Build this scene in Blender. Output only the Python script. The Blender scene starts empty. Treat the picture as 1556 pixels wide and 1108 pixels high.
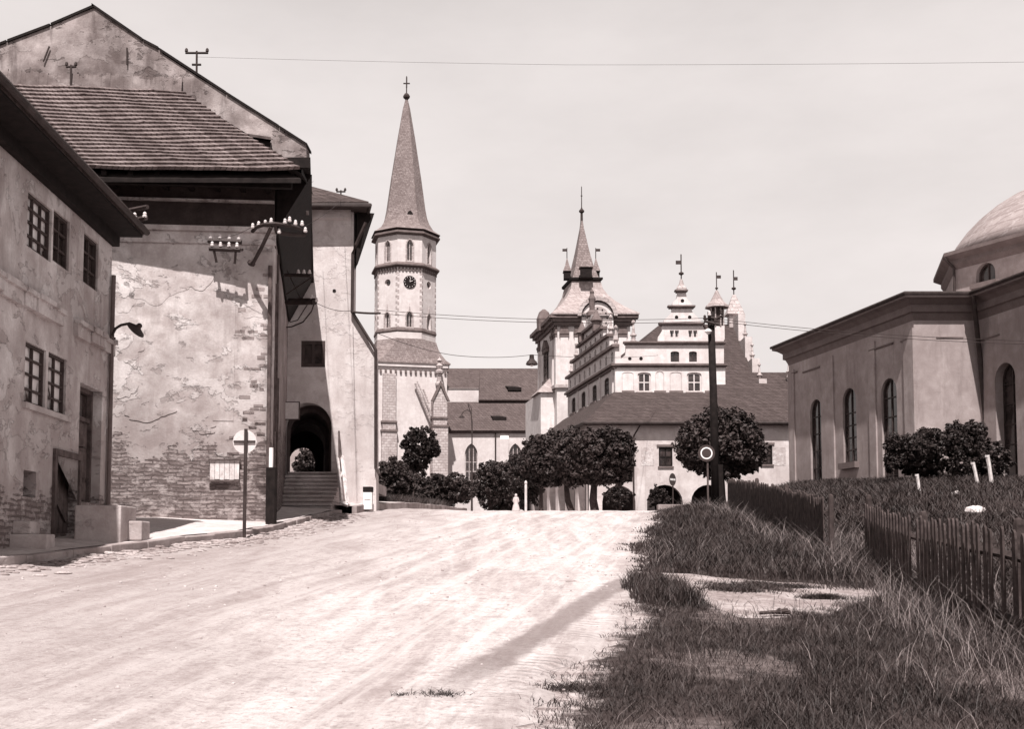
import bpy, bmesh, math, random
import numpy as np
from mathutils import Vector, Matrix
from mathutils.geometry import tessellate_polygon
random.seed(7); rng=np.random.default_rng(11)
SC=bpy.context.scene; COL=SC.collection
PI=math.pi
# ------------------------------------------------------------------ camera
F=1700.0; PX0,PY0=778.0,716.0; HOR=832.0
TH=math.atan((HOR-PY0)/F); EYE=1.6
cd=bpy.data.cameras.new('camera'); cam=bpy.data.objects.new('camera',cd); COL.objects.link(cam)
cam.location=(0,0,EYE); cam.rotation_euler=(PI/2+TH,0,0)
cd.sensor_width=36; cd.lens=36*F/1556; cd.shift_y=(PY0-554)/1556
cd.clip_start=.1; cd.clip_end=5000
SC.camera=cam
def ray(px,py):
    x=(px-PX0)/F; y=-(py-PY0)/F
    return Vector((x, math.cos(TH)-y*math.sin(TH), math.sin(TH)+y*math.cos(TH)))
def P(px,py,Y):
    d=ray(px,py); return Vector((0,0,EYE))+d*(Y/d.y)
def ZP(py,Y): return P(778,py,Y).z
def sm(t): t=np.clip(t,0,1); return t*t*(3-2*t)
# ------------------------------------------------------------------ terrain
_BY=[-60,0,10,20,30,38,45,55,80,150,400,1200]; _BZ=[-1.5,0,.62,1.4,2.15,2.72,3.06,3.30,3.90,5.6,11,30]
def base(y):
    return (np.interp(y-1.8,_BY,_BZ)+2*np.interp(y,_BY,_BZ)+np.interp(y+1.8,_BY,_BZ))/4
def xfence(y): return np.interp(y,[-20,0,9,11,20,21.5,34,60],[3,3.8,4.6,4.85,6.3,6.05,6.65,8])
def G(x,y):
    x=np.asarray(x,float); y=np.asarray(y,float)
    z=base(y)
    z=z+.05*np.clip(-x-2,0,6)*(1-sm((y-60)/30))*sm((y+4)/14)
    z=z-.16*np.exp(-((x-5.4)/1.9)**2-((y-17)/5.5)**2)
    T=np.interp(y,[-20,0,10,20,28,45,60,85],[.2,.7,1.35,2.5,3.2,4.15,4.2,4.0])
    m=sm((x-xfence(y)-.2)/4.6)
    z=z*(1-m)+np.maximum(T,z)*m
    z=z+.34*np.exp(-((x-5.3)/1.3)**2-((y-31.5)/5.0)**2)
    # wheel ruts and lumps of the dirt road
    r=(np.sin(x*3.1+y*.35)*.010+np.sin(x*7.3-y*.8+1.3)*.006+np.sin(y*1.9+x*1.1)*.010)*(1-sm((y-60)/20))
    return z+r
def Gs(x,y): return float(G(x,y))
def onground(px,py,y0=4,y1=90):
    d=ray(px,py); prev=None
    for Y in np.arange(y0,y1,.1):
        p=Vector((0,0,EYE))+d*(Y/d.y)
        if p.z<=Gs(p.x,p.y): return Vector((p.x,p.y,Gs(p.x,p.y)))
    return p
def pya(x): return np.interp(x,[1.6,2.15,2.35,2.5,3.0,3.6,4.9,5.4],[17.0,16.9,15.2,12.9,12.8,13.3,15.6,16.5])
def pyb(x): return np.interp(x,[1.6,2.3,3.2,4.9,5.4],[17.9,17.7,17.3,16.9,16.7])
def xroad(y): return np.interp(y,[-20,0,7,10,12.7,17,22,32,42,60,100],[-.6,-.2,.15,.55,1.36,2.1,2.35,4.1,5.6,7.4,9])
def xkerb(y): return np.interp(y,[-10,10,15.6,22.9,26,33,40,60],[-10.5,-8.4,-7.15,-5.55,-5.35,-5.3,-4.6,-2.6])
# ------------------------------------------------------------------ colours / materials
def T(v,k=1.0):
    q=1-math.sqrt(max(v,0))
    return (min(1,v*(1+.28*q*k)), v*(1-.12*q*k), v*(1-.17*q*k), 1)
class NT:
    def __init__(s,name):
        s.m=bpy.data.materials.new(name); s.m.use_nodes=True; s.t=s.m.node_tree
        s.b=s.t.nodes['Principled BSDF']; s.b.inputs['Roughness'].default_value=.9
        s.b.inputs['Specular IOR Level'].default_value=.15
        g=s.t.nodes.new('ShaderNodeNewGeometry'); s.pos=g.outputs['Position']
    def n(s,t,**k):
        o=s.t.nodes.new(t)
        for a,v in k.items(): setattr(o,a,v)
        return o
    def L(s,a,b): s.t.links.new(a,b)
    def put(s,sock,v):
        if isinstance(v,(int,float)):
            sock.default_value=v
        elif isinstance(v,tuple): sock.default_value=v
        else: s.L(v,sock)
    def mp(s,vec,sc=(1,1,1),loc=(0,0,0),rot=(0,0,0)):
        o=s.n('ShaderNodeMapping'); s.L(vec,o.inputs[0]); o.inputs['Scale'].default_value=sc; o.inputs['Location'].default_value=loc; o.inputs['Rotation'].default_value=rot
        return o.outputs[0]
    def noise(s,scale,detail=5,rough=.6,vec=None,dist=0):
        o=s.n('ShaderNodeTexNoise'); s.L(vec or s.pos,o.inputs['Vector']); o.inputs['Scale'].default_value=scale
        o.inputs['Detail'].default_value=detail; o.inputs['Roughness'].default_value=rough; o.inputs['Distortion'].default_value=dist
        return o.outputs['Fac']
    def ramp(s,fac,pts,interp='LINEAR'):
        o=s.n('ShaderNodeValToRGB'); s.L(fac,o.inputs[0]); cr=o.color_ramp; cr.interpolation=interp
        while len(cr.elements)<len(pts): cr.elements.new(.5)
        for e,(p,v) in zip(cr.elements,pts):
            e.position=p; e.color=v if isinstance(v,tuple) else (v,v,v,1)
        return o.outputs[0]
    def mix(s,f,a,b,mode='MIX'):
        o=s.n('ShaderNodeMix',data_type='RGBA',blend_type=mode); s.put(o.inputs[0],f); s.put(o.inputs[6],a); s.put(o.inputs[7],b)
        return o.outputs[2]
    def math(s,op,a,b=0.0,c=0.0,clamp=False):
        o=s.n('ShaderNodeMath',operation=op,use_clamp=clamp); s.put(o.inputs[0],a); s.put(o.inputs[1],b)
        if op in('MULTIPLY_ADD','COMPARE','SMOOTH_MIN'): s.put(o.inputs[2],c)
        return o.outputs[0]
    def step(s,v,a,b):   # map range smooth, clamp
        o=s.n('ShaderNodeMapRange',interpolation_type='SMOOTHSTEP'); s.put(o.inputs[0],v); o.inputs[1].default_value=a; o.inputs[2].default_value=b
        return o.outputs[0]
    def xyz(s,vec=None):
        o=s.n('ShaderNodeSeparateXYZ'); s.L(vec or s.pos,o.inputs[0]); return o.outputs
    def comb(s,x,y,z=0.0):
        o=s.n('ShaderNodeCombineXYZ'); s.put(o.inputs[0],x); s.put(o.inputs[1],y); s.put(o.inputs[2],z); return o.outputs[0]
    def brick(s,vec,w,h,mortar=.02,bias=0,c1=.5,c2=.3,cm=.8,off=.5):
        o=s.n('ShaderNodeTexBrick'); s.L(vec,o.inputs['Vector']); o.inputs['Scale'].default_value=1
        o.inputs['Brick Width'].default_value=w; o.inputs['Row Height'].default_value=h; o.inputs['Mortar Size'].default_value=mortar
        o.inputs['Color1'].default_value=T(c1); o.inputs['Color2'].default_value=T(c2); o.inputs['Mortar'].default_value=T(cm); o.offset=off
        o.inputs['Mortar Smooth'].default_value=.3
        return o.outputs['Color'],o.outputs['Fac']
    def bump(s,h,dist=.02,strength=1.0,prev=None):
        o=s.n('ShaderNodeBump'); s.L(h,o.inputs['Height']); o.inputs['Distance'].default_value=dist; o.inputs['Strength'].default_value=strength
        if prev: s.L(prev,o.inputs['Normal'])
        return o.outputs[0]
    def out(s,col,nrm=None,rough=None):
        s.put(s.b.inputs['Base Color'],col)
        if nrm: s.L(nrm,s.b.inputs['Normal'])
        if rough is not None: s.b.inputs['Roughness'].default_value=rough
        return s.m
def simple(name,v,rough=.85,var=.25,scale=4,metal=0):
    n=NT(name); f=n.noise(scale,4)
    c=n.mix(n.ramp(f,[(.3,0.),(.7,1.)]),T(v*(1-var)),T(v*(1+var)))
    g=n.noise(scale*9,3); c=n.mix(n.ramp(g,[(.35,0.),(.65,.35)]),c,T(v*.6))
    n.b.inputs['Metallic'].default_value=metal
    return n.out(c,n.bump(g,.004,.6),rough)
def plaster(name,mid,light,dark,zb=None,peel=.5,patch=1.0,stain=.5,soft=1.1,scale=1.0):
    """weathered lime plaster; zb = (z at y=26, slope) below which rubble masonry shows"""
    n=NT(name)
    big=n.noise(.55*scale,6,.6); med=n.noise(2.2*scale,7,.65,dist=.4); fine=n.noise(22,4,.6)
    c=n.mix(n.ramp(med,[(.38,0.),(.62,1.)]),T(mid),T(light))
    c=n.mix(n.ramp(big,[(.42,stain*.8),(.62,0.)]),c,T(dark))
    st=n.noise(1.6,5,.7,vec=n.mp(n.pos,(1.4,1.4,.22),(3,1,7)))
    c=n.mix(n.ramp(st,[(.52,0.),(.72,stain)]),c,T(dark*.8))
    # flaked patches with crisp edges
    fl=n.noise(.9*scale,9,.62,vec=n.mp(n.pos,(1,1,1.25),(11,4,2)),dist=.35)
    pm=n.ramp(fl,[(.555,0.),(.565,1.)])
    c=n.mix(n.math('MULTIPLY',pm,.45*patch),c,T(light*1.10))
    vb=n.noise(.28*scale,7,.7,vec=n.mp(n.pos,(1,1,.7),(7,3,12)),dist=.6); c=n.mix(n.ramp(vb,[(.46,0.),(.66,.55*stain+.15)]),c,T(dark*.9))
    edge=n.ramp(fl,[(.537,0.),(.55,1.),(.56,0.)])
    c=n.mix(n.math('MULTIPLY',edge,.22*patch),c,T(dark*.6))
    fl2=n.noise(1.7*scale,9,.65,vec=n.mp(n.pos,(1,1,1.8),(1,14,9)),dist=.4)
    pm2=n.ramp(fl2,[(.60,0.),(.615,1.)])
    c=n.mix(n.math('MULTIPLY',pm2,.6*peel),c,T(dark))
    g=n.ramp(fine,[(.4,0.),(.62,1.)]); c=n.mix(n.math('MULTIPLY',g,.16),c,T(dark))
    h=n.math('ADD',n.math('MULTIPLY',pm,.5*patch),n.math('MULTIPLY',med,.5)); h=n.math('ADD',h,n.math('MULTIPLY',fine,.22))
    h=n.math('SUBTRACT',h,n.math('MULTIPLY',pm2,.6*peel))
    if zb:
        X=n.xyz(); uv=n.comb(n.math('ADD',n.math('ADD',X[0],X[1]),n.math('MULTIPLY',n.noise(3,4,.6),.22)), n.math('ADD',X[2],n.math('MULTIPLY',n.noise(2.3,5,.6,vec=n.mp(n.pos,(1,1,1),(5,5,5))),.17)))
        bc,bf=n.brick(uv,.40,.09,.02,c1=mid*.75,c2=dark*.55,cm=dark*.25)
        rub=n.mix(n.ramp(n.noise(4,7,.75),[(.42,0.),(.6,.85)]),bc,T(dark*.4)); rub=n.mix(n.ramp(n.noise(3.1,7,.75,vec=n.mp(n.pos,(1,1,1.6),(8,2,3))),[(.5,0.),(.62,.9)]),rub,T(mid))
        zz=n.math('ADD',X[2],n.math('MULTIPLY',n.math('SUBTRACT',n.noise(.8,8,.7,dist=.5,vec=n.mp(n.pos,(1,1,1.4),(2,7,1))),.5),3.0 if len(zb)<3 else zb[2]))
        mk=n.step(zz,zb[0]+.05,zb[0]-.05)
        c=n.mix(mk,c,rub)
        ms=n.step(zz,zb[1]+.5,zb[1]-.5); c=n.mix(n.math('MULTIPLY',ms,.35),c,T(dark))
        h=n.math('MULTIPLY',h,n.math('SUBTRACT',1.0,mk)); h=n.math('ADD',h,n.math('MULTIPLY',mk,n.math('SUBTRACT',n.noise(6,5,.7),n.math('MULTIPLY',bf,.9))))
    return n.out(c,n.bump(h,.03*soft,.9))
def tiles(name,v,w,h,dark=.5,var=.3,dirs=(1,1),bump=.03,patch=.0):
    n=NT(name); X=n.xyz()
    uv=n.comb(n.math('ADD',n.math('MULTIPLY',X[0],float(dirs[0])),n.math('MULTIPLY',X[1],float(dirs[1]))),n.math('ADD',X[2],n.math('MULTIPLY',n.noise(1.2,3),.05)))
    c,f=n.brick(uv,w,h,min(w,h)*.10,c1=v*(1+var),c2=v*(1-var),cm=v*dark)
    big=n.noise(.6,6,.65); c=n.mix(n.ramp(big,[(.35,.55),(.65,0.)]),c,T(v*.65))
    m2=n.noise(3.5,6,.7); c=n.mix(n.ramp(m2,[(.5,0.),(.75,.6)]),c,T(v*1.7))
    hh=n.math('SUBTRACT',n.math('MULTIPLY',m2,.5),f)
    return n.out(c,n.bump(hh,bump,.8),.85)
M={}
M['shed_wall']=plaster('flaking_plaster_over_rubble',.42,.60,.17,zb=(3.9,4.9),peel=.7,patch=1.0,stain=.42)
M['shade_dark']=plaster('plaster_with_painted_shade',.040,.06,.022,peel=.3,patch=.2,stain=.5)  # near-black: eave shade put into the plaster colour, reused for dark recesses
M['rub_wall']=plaster('rough_side_wall_plaster',.26,.36,.11,zb=(4.8,6.5,6.0),peel=.9,patch=.7,stain=.5)
M['house_wall']=plaster('stained_house_plaster',.56,.74,.24,zb=(2.5,3.6,1.6),peel=.6,patch=.7,stain=.75)
M['gate_wall']=plaster('grey_lime_plaster',.50,.62,.30,peel=.3,patch=.4,stain=.35)
M['gable_wall']=plaster('brick_gable_with_worn_plaster',.30,.42,.07,peel=1.0,patch=.4,stain=1.0,scale=1.0)
M['white_wall']=plaster('white_limewash',.60,.70,.42,peel=.2,patch=.25,stain=.45,soft=.6)
M['white_old']=plaster('aged_white_limewash',.50,.58,.32,peel=.35,patch=.3,stain=.5,soft=.8)
M['church_wall']=plaster('church_limewash',.54,.62,.40,peel=.2,patch=.3,stain=.35,soft=.6)
M['stone']=tiles('dressed_grey_stone',.40,.7,.35,dark=.6,var=.18,bump=.02)
M['trim']=simple('worn_dark_stone_trim',.13,var=.3,scale=2)
M['chapel']=plaster('chapel_stucco',.30,.37,.20,peel=.2,patch=.2,stain=.65,soft=.5)
M['chapel_trim']=simple('chapel_cornice_stucco',.14,var=.2,scale=2)
M['slate']=tiles('old_shingle_spire',.20,.3,.25,dark=.6,var=.3,bump=.02)
M['tile']=tiles('clay_tile_roof',.060,.25,.3,dark=.55,var=.3,bump=.03)
M['tile2']=tiles('church_tile_roof',.085,.4,.35,dark=.6,var=.25,bump=.03)
M['shingle']=tiles('wooden_shingle',.15,.13,9.0,dark=.35,var=.45,bump=.015)
M['roofmetal']=tiles('tin_roof_sheets',.42,.6,.2,dark=.6,var=.2,bump=.01)
M['flare']=tiles('tin_flared_roof',.30,.5,.5,dark=.75,var=.15,bump=.01)
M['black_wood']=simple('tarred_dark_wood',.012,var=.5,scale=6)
M['wood']=simple('weathered_brown_wood',.085,var=.5,scale=5)
M['fence']=simple('weathered_fence_wood',.05,var=.6,scale=7)
M['frame']=simple('dark_window_paint',.055,var=.3)
M['lightframe']=simple('pale_window_paint',.55,var=.2)
M['metal']=simple('rusty_dark_iron',.04,var=.4,rough=.6)
M['enamel']=simple('white_enamel',.80,var=.05,rough=.4)
M['enameldark']=simple('dark_red_enamel',.05,var=.1,rough=.4)
M['ceramic']=simple('white_porcelain',.62,var=.05,rough=.25)
M['signback']=simple('pale_grey_sign_back',.62,var=.12,rough=.6)
M['board']=simple('pale_painted_board',.55,var=.35,scale=6)
M['vault']=plaster('dark_vault_plaster',.13,.18,.08,peel=.3,patch=.2,stain=.5)  # plaster toned much darker than the gate wall
M['stonestep']=plaster('worn_step_stone',.42,.55,.2,peel=.3,patch=.3,stain=.6)
M['kerb']=plaster('kerb_stone',.30,.4,.15,peel=.4,patch=.3,stain=.6)
M['black']=simple('unlit_interior',.012,var=.2)
M['bark']=simple('dark_bark',.045,var=.5,scale=9)
M['skin']=simple('skin',.45,var=.05); M['dress']=simple('pale_cloth',.48,var=.1); M['hair']=simple('dark_hair',.03)
M['fresco']=plaster('faded_fresco',.50,.74,.30,peel=.4,patch=.8,stain=.9,scale=2.2)
def glass():
    n=NT('old_window_glass'); f=n.noise(1.3,3)
    c=n.mix(n.ramp(f,[(.4,0.),(.6,1.)]),T(.015),T(.05))
    n.b.inputs['Specular IOR Level'].default_value=.6
    return n.out(c,n.bump(n.noise(3,2),.01,.5),.12)
M['glass']=glass()
def curtain():
    n=NT('glass_with_pale_curtain'); f=n.noise(2.4,3,vec=n.mp(n.pos,(1,1,.5)))
    c=n.mix(n.ramp(f,[(.36,0.),(.46,1.)]),T(.06),T(.70))
    n.b.inputs['Specular IOR Level'].default_value=.5
    return n.out(c,None,.2)
M['curtain']=curtain(); M['grey_wall']=simple('grey_old_wall',.30,var=.2,scale=1)
def leafmat(name,a,b,sc=.9):
    n=NT(name); f=n.noise(sc,3,.6); g=n.noise(sc*9,2)
    c=n.mix(n.ramp(f,[(.35,0.),(.65,1.)]),T(a),T(b)); c=n.mix(n.ramp(g,[(.45,0.),(.7,.5)]),c,T(b*1.5))
    n.b.inputs['Specular IOR Level'].default_value=.25
    return n.out(c,None,.6)
M['leaf']=leafmat('linden_leaves',.016,.044); M['leaf2']=leafmat('shrub_leaves',.022,.042); M['leaf3']=leafmat('dark_shrub_leaves',.016,.032)
M['grassm']=leafmat('grass_blades',.016,.050,1.1); M['drym']=leafmat('dry_grass_stalks',.07,.24,1.6)
def roadmat():
    n=NT('pale_limestone_dirt'); X=n.xyz()
    # streaks run along the road (direction slightly left to right)
    v=n.mp(n.pos,(1.9,.22,1),(0,0,0),(0,0,math.radians(9.4)))
    a=n.noise(.9,8,.66,vec=v,dist=.5); b=n.noise(2.6,8,.7,vec=n.mp(v,(1,.8,1),(4,9,0))); g=n.noise(14,6,.7); s=n.noise(45,3,.6)
    c=n.mix(n.ramp(a,[(.34,0.),(.58,1.)]),T(.33),T(.54))
    c=n.mix(n.ramp(b,[(.52,0.),(.68,.40)]),c,T(.30)); g2=n.noise(1.0,9,.82,vec=n.mp(n.pos,(3.2,3.2,1),(2,5,1)),dist=.3); c=n.mix(n.ramp(g2,[(.50,0.),(.64,.55)]),c,T(.20)); c=n.mix(n.ramp(g2,[(.34,.5),(.46,0.)]),c,T(.66)); c=n.mix(n.ramp(g,[(.50,0.),(.64,.6)]),c,T(.22))
    c=n.mix(n.ramp(s,[(.56,0.),(.68,.45)]),c,T(.22))
    q=n.math('SUBTRACT',X[0],n.math('MULTIPLY',X[1],.165)); rn=n.noise(1.0,6,.72,vec=n.comb(n.math('MULTIPLY',q,2.6),n.math('MULTIPLY',X[1],.10),0.0),dist=.3)
    rn2=n.noise(1.0,5,.7,vec=n.comb(n.math('MULTIPLY',q,6.0),n.math('MULTIPLY',X[1],.9),3.0),dist=1.2)
    c=n.mix(n.ramp(rn,[(.54,0.),(.68,.45)]),c,T(.20)); c=n.mix(n.ramp(rn2,[(.57,0.),(.70,.38)]),c,T(.17)); c=n.mix(n.ramp(rn,[(.38,.5),(.50,0.)]),c,T(.60))
    # distance bands to the left (older, dirtier surface)
    l=n.math('ADD',X[0],n.math('MULTIPLY',n.math('SUBTRACT',n.noise(.5,5),.5),4.0)); c=n.mix(n.math('MULTIPLY',n.step(l,-.5,-4.5),.50),c,T(.20))
    # one darker wheel track of packed earth, from (-.3,9.2) to (1.75,16.8)
    ux,uy=.262,.965; d=n.math('SUBTRACT',n.math('MULTIPLY',n.math('SUBTRACT',X[0],-.30),uy),n.math('MULTIPLY',n.math('SUBTRACT',X[1],9.2),ux))
    t=n.math('ADD',n.math('MULTIPLY',n.math('SUBTRACT',X[0],-.30),ux),n.math('MULTIPLY',n.math('SUBTRACT',X[1],9.2),uy))
    d2=n.math('ABSOLUTE',n.math('ADD',d,n.math('MULTIPLY',n.math('SUBTRACT',n.noise(2.2,7,.75),.5),.30)))
    tr=n.math('MULTIPLY',n.step(d2,.24,.11),n.math('MULTIPLY',n.step(t,-1.6,0.6),n.step(t,8.2,7.2)))
    c=n.mix(n.math('MULTIPLY',tr,.72),c,T(.14))
    # tyre tread ridges right of the track
    w=n.n('ShaderNodeTexWave',wave_type='BANDS',bands_direction='Y'); n.L(n.mp(n.pos,(.9,1,1),(0,0,0),(0,0,.5)),w.inputs[0]); w.inputs['Scale'].default_value=2.3; w.inputs['Distortion'].default_value=3.5; w.inputs['Detail'].default_value=4
    tm=n.math('MULTIPLY',n.step(n.math('ABSOLUTE',n.math('SUBTRACT',d,.42)),.26,.14),n.math('MULTIPLY',n.step(t,-2.2,-.8),n.step(t,5,3)))
    tread=n.math('MULTIPLY',w.outputs['Fac'],tm)
    tm=n.math('MULTIPLY',tm,n.ramp(n.noise(1.7,5,.7),[(.42,0.),(.6,1.)])); tread=n.math('MULTIPLY',w.outputs['Fac'],tm)
    c=n.mix(n.math('MULTIPLY',n.math('MULTIPLY',n.ramp(w.outputs['Fac'],[(.0,1.),(.4,0.)]),tm),.35),c,T(.24))
    at=n.n('ShaderNodeAttribute',attribute_name='edge'); em=n.math('ADD',at.outputs['Fac'],n.math('MULTIPLY',n.math('SUBTRACT',n.noise(2.2,8,.75),.5),1.6)); c=n.mix(n.math('MULTIPLY',n.step(em,.50,.0),.45),c,T(.20))
    h=n.math('ADD',n.math('MULTIPLY',a,.8),n.math('ADD',n.math('MULTIPLY',g,.45),n.math('MULTIPLY',b,.5)))
    h=n.math('ADD',n.math('ADD',h,n.math('MULTIPLY',g2,.35)),n.math('MULTIPLY',tread,.5)); h=n.math('SUBTRACT',h,n.math('MULTIPLY',tr,.3)); h=n.math('ADD',h,n.math('MULTIPLY',s,.12))
    return n.out(c,n.bump(h,.06,.8),.95)
M['road']=roadmat()
def soilmat(name,a,b,c_,sc=1.0,bare=False):
    n=NT(name); f=n.noise(.7*sc,7,.65); g=n.noise(6*sc,6,.7); s=n.noise(30,3)
    c=n.mix(n.ramp(f,[(.4,0.),(.6,1.)]),T(a),T(b)); c=n.mix(n.ramp(g,[(.45,0.),(.62,.7)]),c,T(c_)); c=n.mix(n.ramp(s,[(.5,0.),(.7,.35)]),c,T(a*.7))
    if bare:
        X=n.xyz(); A=n.math('SINE',n.math('ADD',n.math('ADD',n.math('MULTIPLY',X[0],1.7),n.math('MULTIPLY',X[1],.6)),2.0)); B=n.math('SINE',n.math('SUBTRACT',n.math('MULTIPLY',X[1],1.3),n.math('MULTIPLY',X[0],.9)))
        at=n.n('ShaderNodeAttribute',attribute_name='dirt'); dm=n.math('ADD',at.outputs['Fac'],n.math('MULTIPLY',n.math('SUBTRACT',n.noise(2.0,9,.78),.5),2.0))
        c=n.mix(n.step(dm,.50,.85),c,n.mix(n.ramp(n.noise(7,7,.75,vec=n.mp(n.pos,(1,1,1),(3,3,3))),[(.4,0.),(.6,1.)]),T(.17),T(.42)))
        p=n.math('ADD',n.math('MULTIPLY',A,B),n.math('MULTIPLY',n.math('SUBTRACT',n.noise(2.5,7,.75),.5),1.1)); k=n.math('MULTIPLY',n.step(p,.30,.55),n.step(X[1],17,14)); c=n.mix(n.math('MULTIPLY',k,.45),c,n.mix(n.ramp(n.noise(9,6,.75),[(.4,0.),(.6,1.)]),T(.08),T(.24)))
    h=n.math('ADD',n.math('MULTIPLY',g,.6),n.math('MULTIPLY',s,.2))
    return n.out(c,n.bump(h,.05,.8),.95)
M['soil']=soilmat('dark_soil_with_moss',.028,.055,.016,1.0,True)
M['pave']=soilmat('worn_pavement_gravel',.46,.56,.34,.8)
M['pathm']=soilmat('pale_trodden_earth',.24,.42,.13,2.2)
M['rubble']=soilmat('gutter_stones',.22,.42,.12,2)
M['pebble']=soilmat('light_pebbles',.30,.6,.2,3)
# ------------------------------------------------------------------ mesh builder
class Fr:
    """upright plane: O origin, U along (left to right from outside), N outward"""
    def __init__(s,O,U,N=None):
        s.O=Vector(O); s.U=Vector(U).normalized(); s.N=Vector(N).normalized() if N else Vector((s.U.y,-s.U.x,0))
    def p(s,u,v,d=0): return s.O+s.U*u+Vector((0,0,v))+s.N*d
    def uv(s,px,py):
        r=ray(px,py); c=Vector((0,0,EYE)); t=(s.O-c).dot(s.N)/r.dot(s.N); q=c+r*t-s.O
        return q.dot(s.U), q.z
    def R(s,x0,y0,x1,y1):
        a=s.uv(x0,y0); b=s.uv(x1,y1); return min(a[0],b[0]),min(a[1],b[1]),max(a[0],b[0]),max(a[1],b[1])
def rectp(u0,v0,u1,v1): return [(u0,v0),(u1,v0),(u1,v1),(u0,v1)]
def archp(u0,v0,u1,v1,kind='round',n=10):
    w=u1-u0; c=(u0+u1)/2; pts=[(u0,v0),(u1,v0)]
    if kind=='rect': return rectp(u0,v0,u1,v1)
    if kind=='round':
        r=w/2; s=v1-r
        for i in range(n+1):
            a=PI*i/n; pts.append((c+r*math.cos(a),s+r*math.sin(a)))
    elif kind=='seg':
        r=w*.16; s=v1-r
        for i in range(n+1):
            a=PI*i/n; pts.append((c+w/2*math.cos(a),s+r*math.sin(a)))
    elif kind=='gothic':
        hh=w*.87; s=v1-hh
        m=max(2,n//2)
        for i in range(m+1):
            a=PI/3*i/m; pts.append((u0+w*math.cos(a),s+w*math.sin(a)))
        for i in range(1,m+1):
            a=PI/3*(m-i)/m; pts.append((u1-w*math.cos(a),s+w*math.sin(a)))
    elif kind=='circle':
        pts=[(c+w/2*math.cos(2*PI*i/16),(v0+v1)/2+w/2*math.sin(2*PI*i/16)) for i in range(16)]
    return pts
def inset(pts,k):
    cu=sum(p[0] for p in pts)/len(pts); us=[p[0] for p in pts]; vs=[p[1] for p in pts]
    W=max(us)-min(us); H=max(vs)-min(vs); mu=(max(us)+min(us))/2; mv=(max(vs)+min(vs))/2
    fu=(W-2*k)/W; fv=(H-2*k)/H
    return [(mu+(p[0]-mu)*fu, mv+(p[1]-mv)*fv) for p in pts]
class MB:
    def __init__(s): s.v=[]; s.f=[]
    def add(s,vs,fs):
        o=len(s.v); s.v+= [tuple(x) for x in vs]; s.f+=[tuple(i+o for i in f) for f in fs]; return s
    def hexa(s,p8):
        return s.add(p8,[(0,1,2,3),(7,6,5,4),(0,4,5,1),(1,5,6,2),(2,6,7,3),(3,7,4,0)])
    def box(s,c,sz,rz=0,tilt=0):
        hx,hy,hz=sz[0]/2,sz[1]/2,sz[2]/2; m=Matrix.Rotation(rz,3,'Z')@Matrix.Rotation(tilt,3,'Y')
        ps=[Vector(c)+m@Vector((x*hx,y*hy,z*hz)) for z in(-1,1) for x,y in((-1,-1),(1,-1),(1,1),(-1,1))]
        return s.hexa(ps)
    def fbox(s,fr,u0,v0,u1,v1,d0,d1):
        ps=[fr.p(u,v,d) for d in(d0,d1) for u,v in((u0,v0),(u1,v0),(u1,v1),(u0,v1))]
        return s.hexa(ps)
    def fpoly(s,fr,outl,d0,d1,holes=(),back=True):
        loops=[list(outl)]+[list(h) for h in holes]
        tri=tessellate_polygon([[Vector((a,b,0)) for a,b in l] for l in loops])
        flat=[q for l in loops for q in l]; n=len(flat)
        vs=[fr.p(a,b,d1) for a,b in flat]+[fr.p(a,b,d0) for a,b in flat]
        fs=[tuple(t) for t in tri]
        if back: fs+=[tuple(i+n for i in reversed(t)) for t in tri]
        k=0
        for l in loops:
            m=len(l)
            for i in range(m):
                j=(i+1)%m; fs.append((k+i,k+j,k+j+n,k+i+n))
            k+=m
        return s.add(vs,fs)
    def loft(s,rings,cap0=True,cap1=True):
        n=len(rings[0]); vs=[p for r in rings for p in r]; fs=[]
        for i in range(len(rings)-1):
            for j in range(n):
                k=(j+1)%n; fs.append((i*n+j,i*n+k,(i+1)*n+k,(i+1)*n+j))
        if cap0: fs.append(tuple(range(n-1,-1,-1)))
        if cap1: fs.append(tuple((len(rings)-1)*n+j for j in range(n)))
        return s.add(vs,fs)
    def lathe(s,c,prof,n=12,rot=0,sx=1,sy=1):
        rings=[[Vector((c[0]+r*sx*math.cos(rot+2*PI*j/n),c[1]+r*sy*math.sin(rot+2*PI*j/n),c[2]+z)) for j in range(n)] for r,z in prof]
        return s.loft(rings)
    def tube(s,pts,r,n=6):
        pts=[Vector(p) for p in pts]; rs=r if isinstance(r,(list,tuple)) else [r]*len(pts); rings=[]
        up=Vector((0,0,1))
        for i,p in enumerate(pts):
            d=(pts[min(i+1,len(pts)-1)]-pts[max(i-1,0)]).normalized()
            a=d.cross(up) if abs(d.z)<.95 else d.cross(Vector((1,0,0))); a.normalize(); b=d.cross(a)
            rings.append([p+(a*math.cos(2*PI*j/n)+b*math.sin(2*PI*j/n))*rs[i] for j in range(n)])
        return s.loft(rings)
    def build(s,name,m,parent=None,smooth=False,recalc=True,bevel=0):
        me=bpy.data.meshes.new(name); off=parent_loc(parent)
        me.from_pydata([(a-off[0],b-off[1],c-off[2]) for a,b,c in s.v],[],s.f)
        if recalc:
            bm=bmesh.new(); bm.from_mesh(me); bmesh.ops.remove_doubles(bm,verts=bm.verts,dist=1e-5); bmesh.ops.recalc_face_normals(bm,faces=bm.faces); bm.to_mesh(me); bm.free()
        if smooth:
            for p in me.polygons: p.use_smooth=True
        me.materials.append(M[m] if isinstance(m,str) else m)
        o=bpy.data.objects.new(name,me); COL.objects.link(o)
        if parent: o.parent=parent
        if bevel:
            b=o.modifiers.new('bevel','BEVEL'); b.width=bevel; b.segments=2; b.limit_method='ANGLE'
        return o
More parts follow.
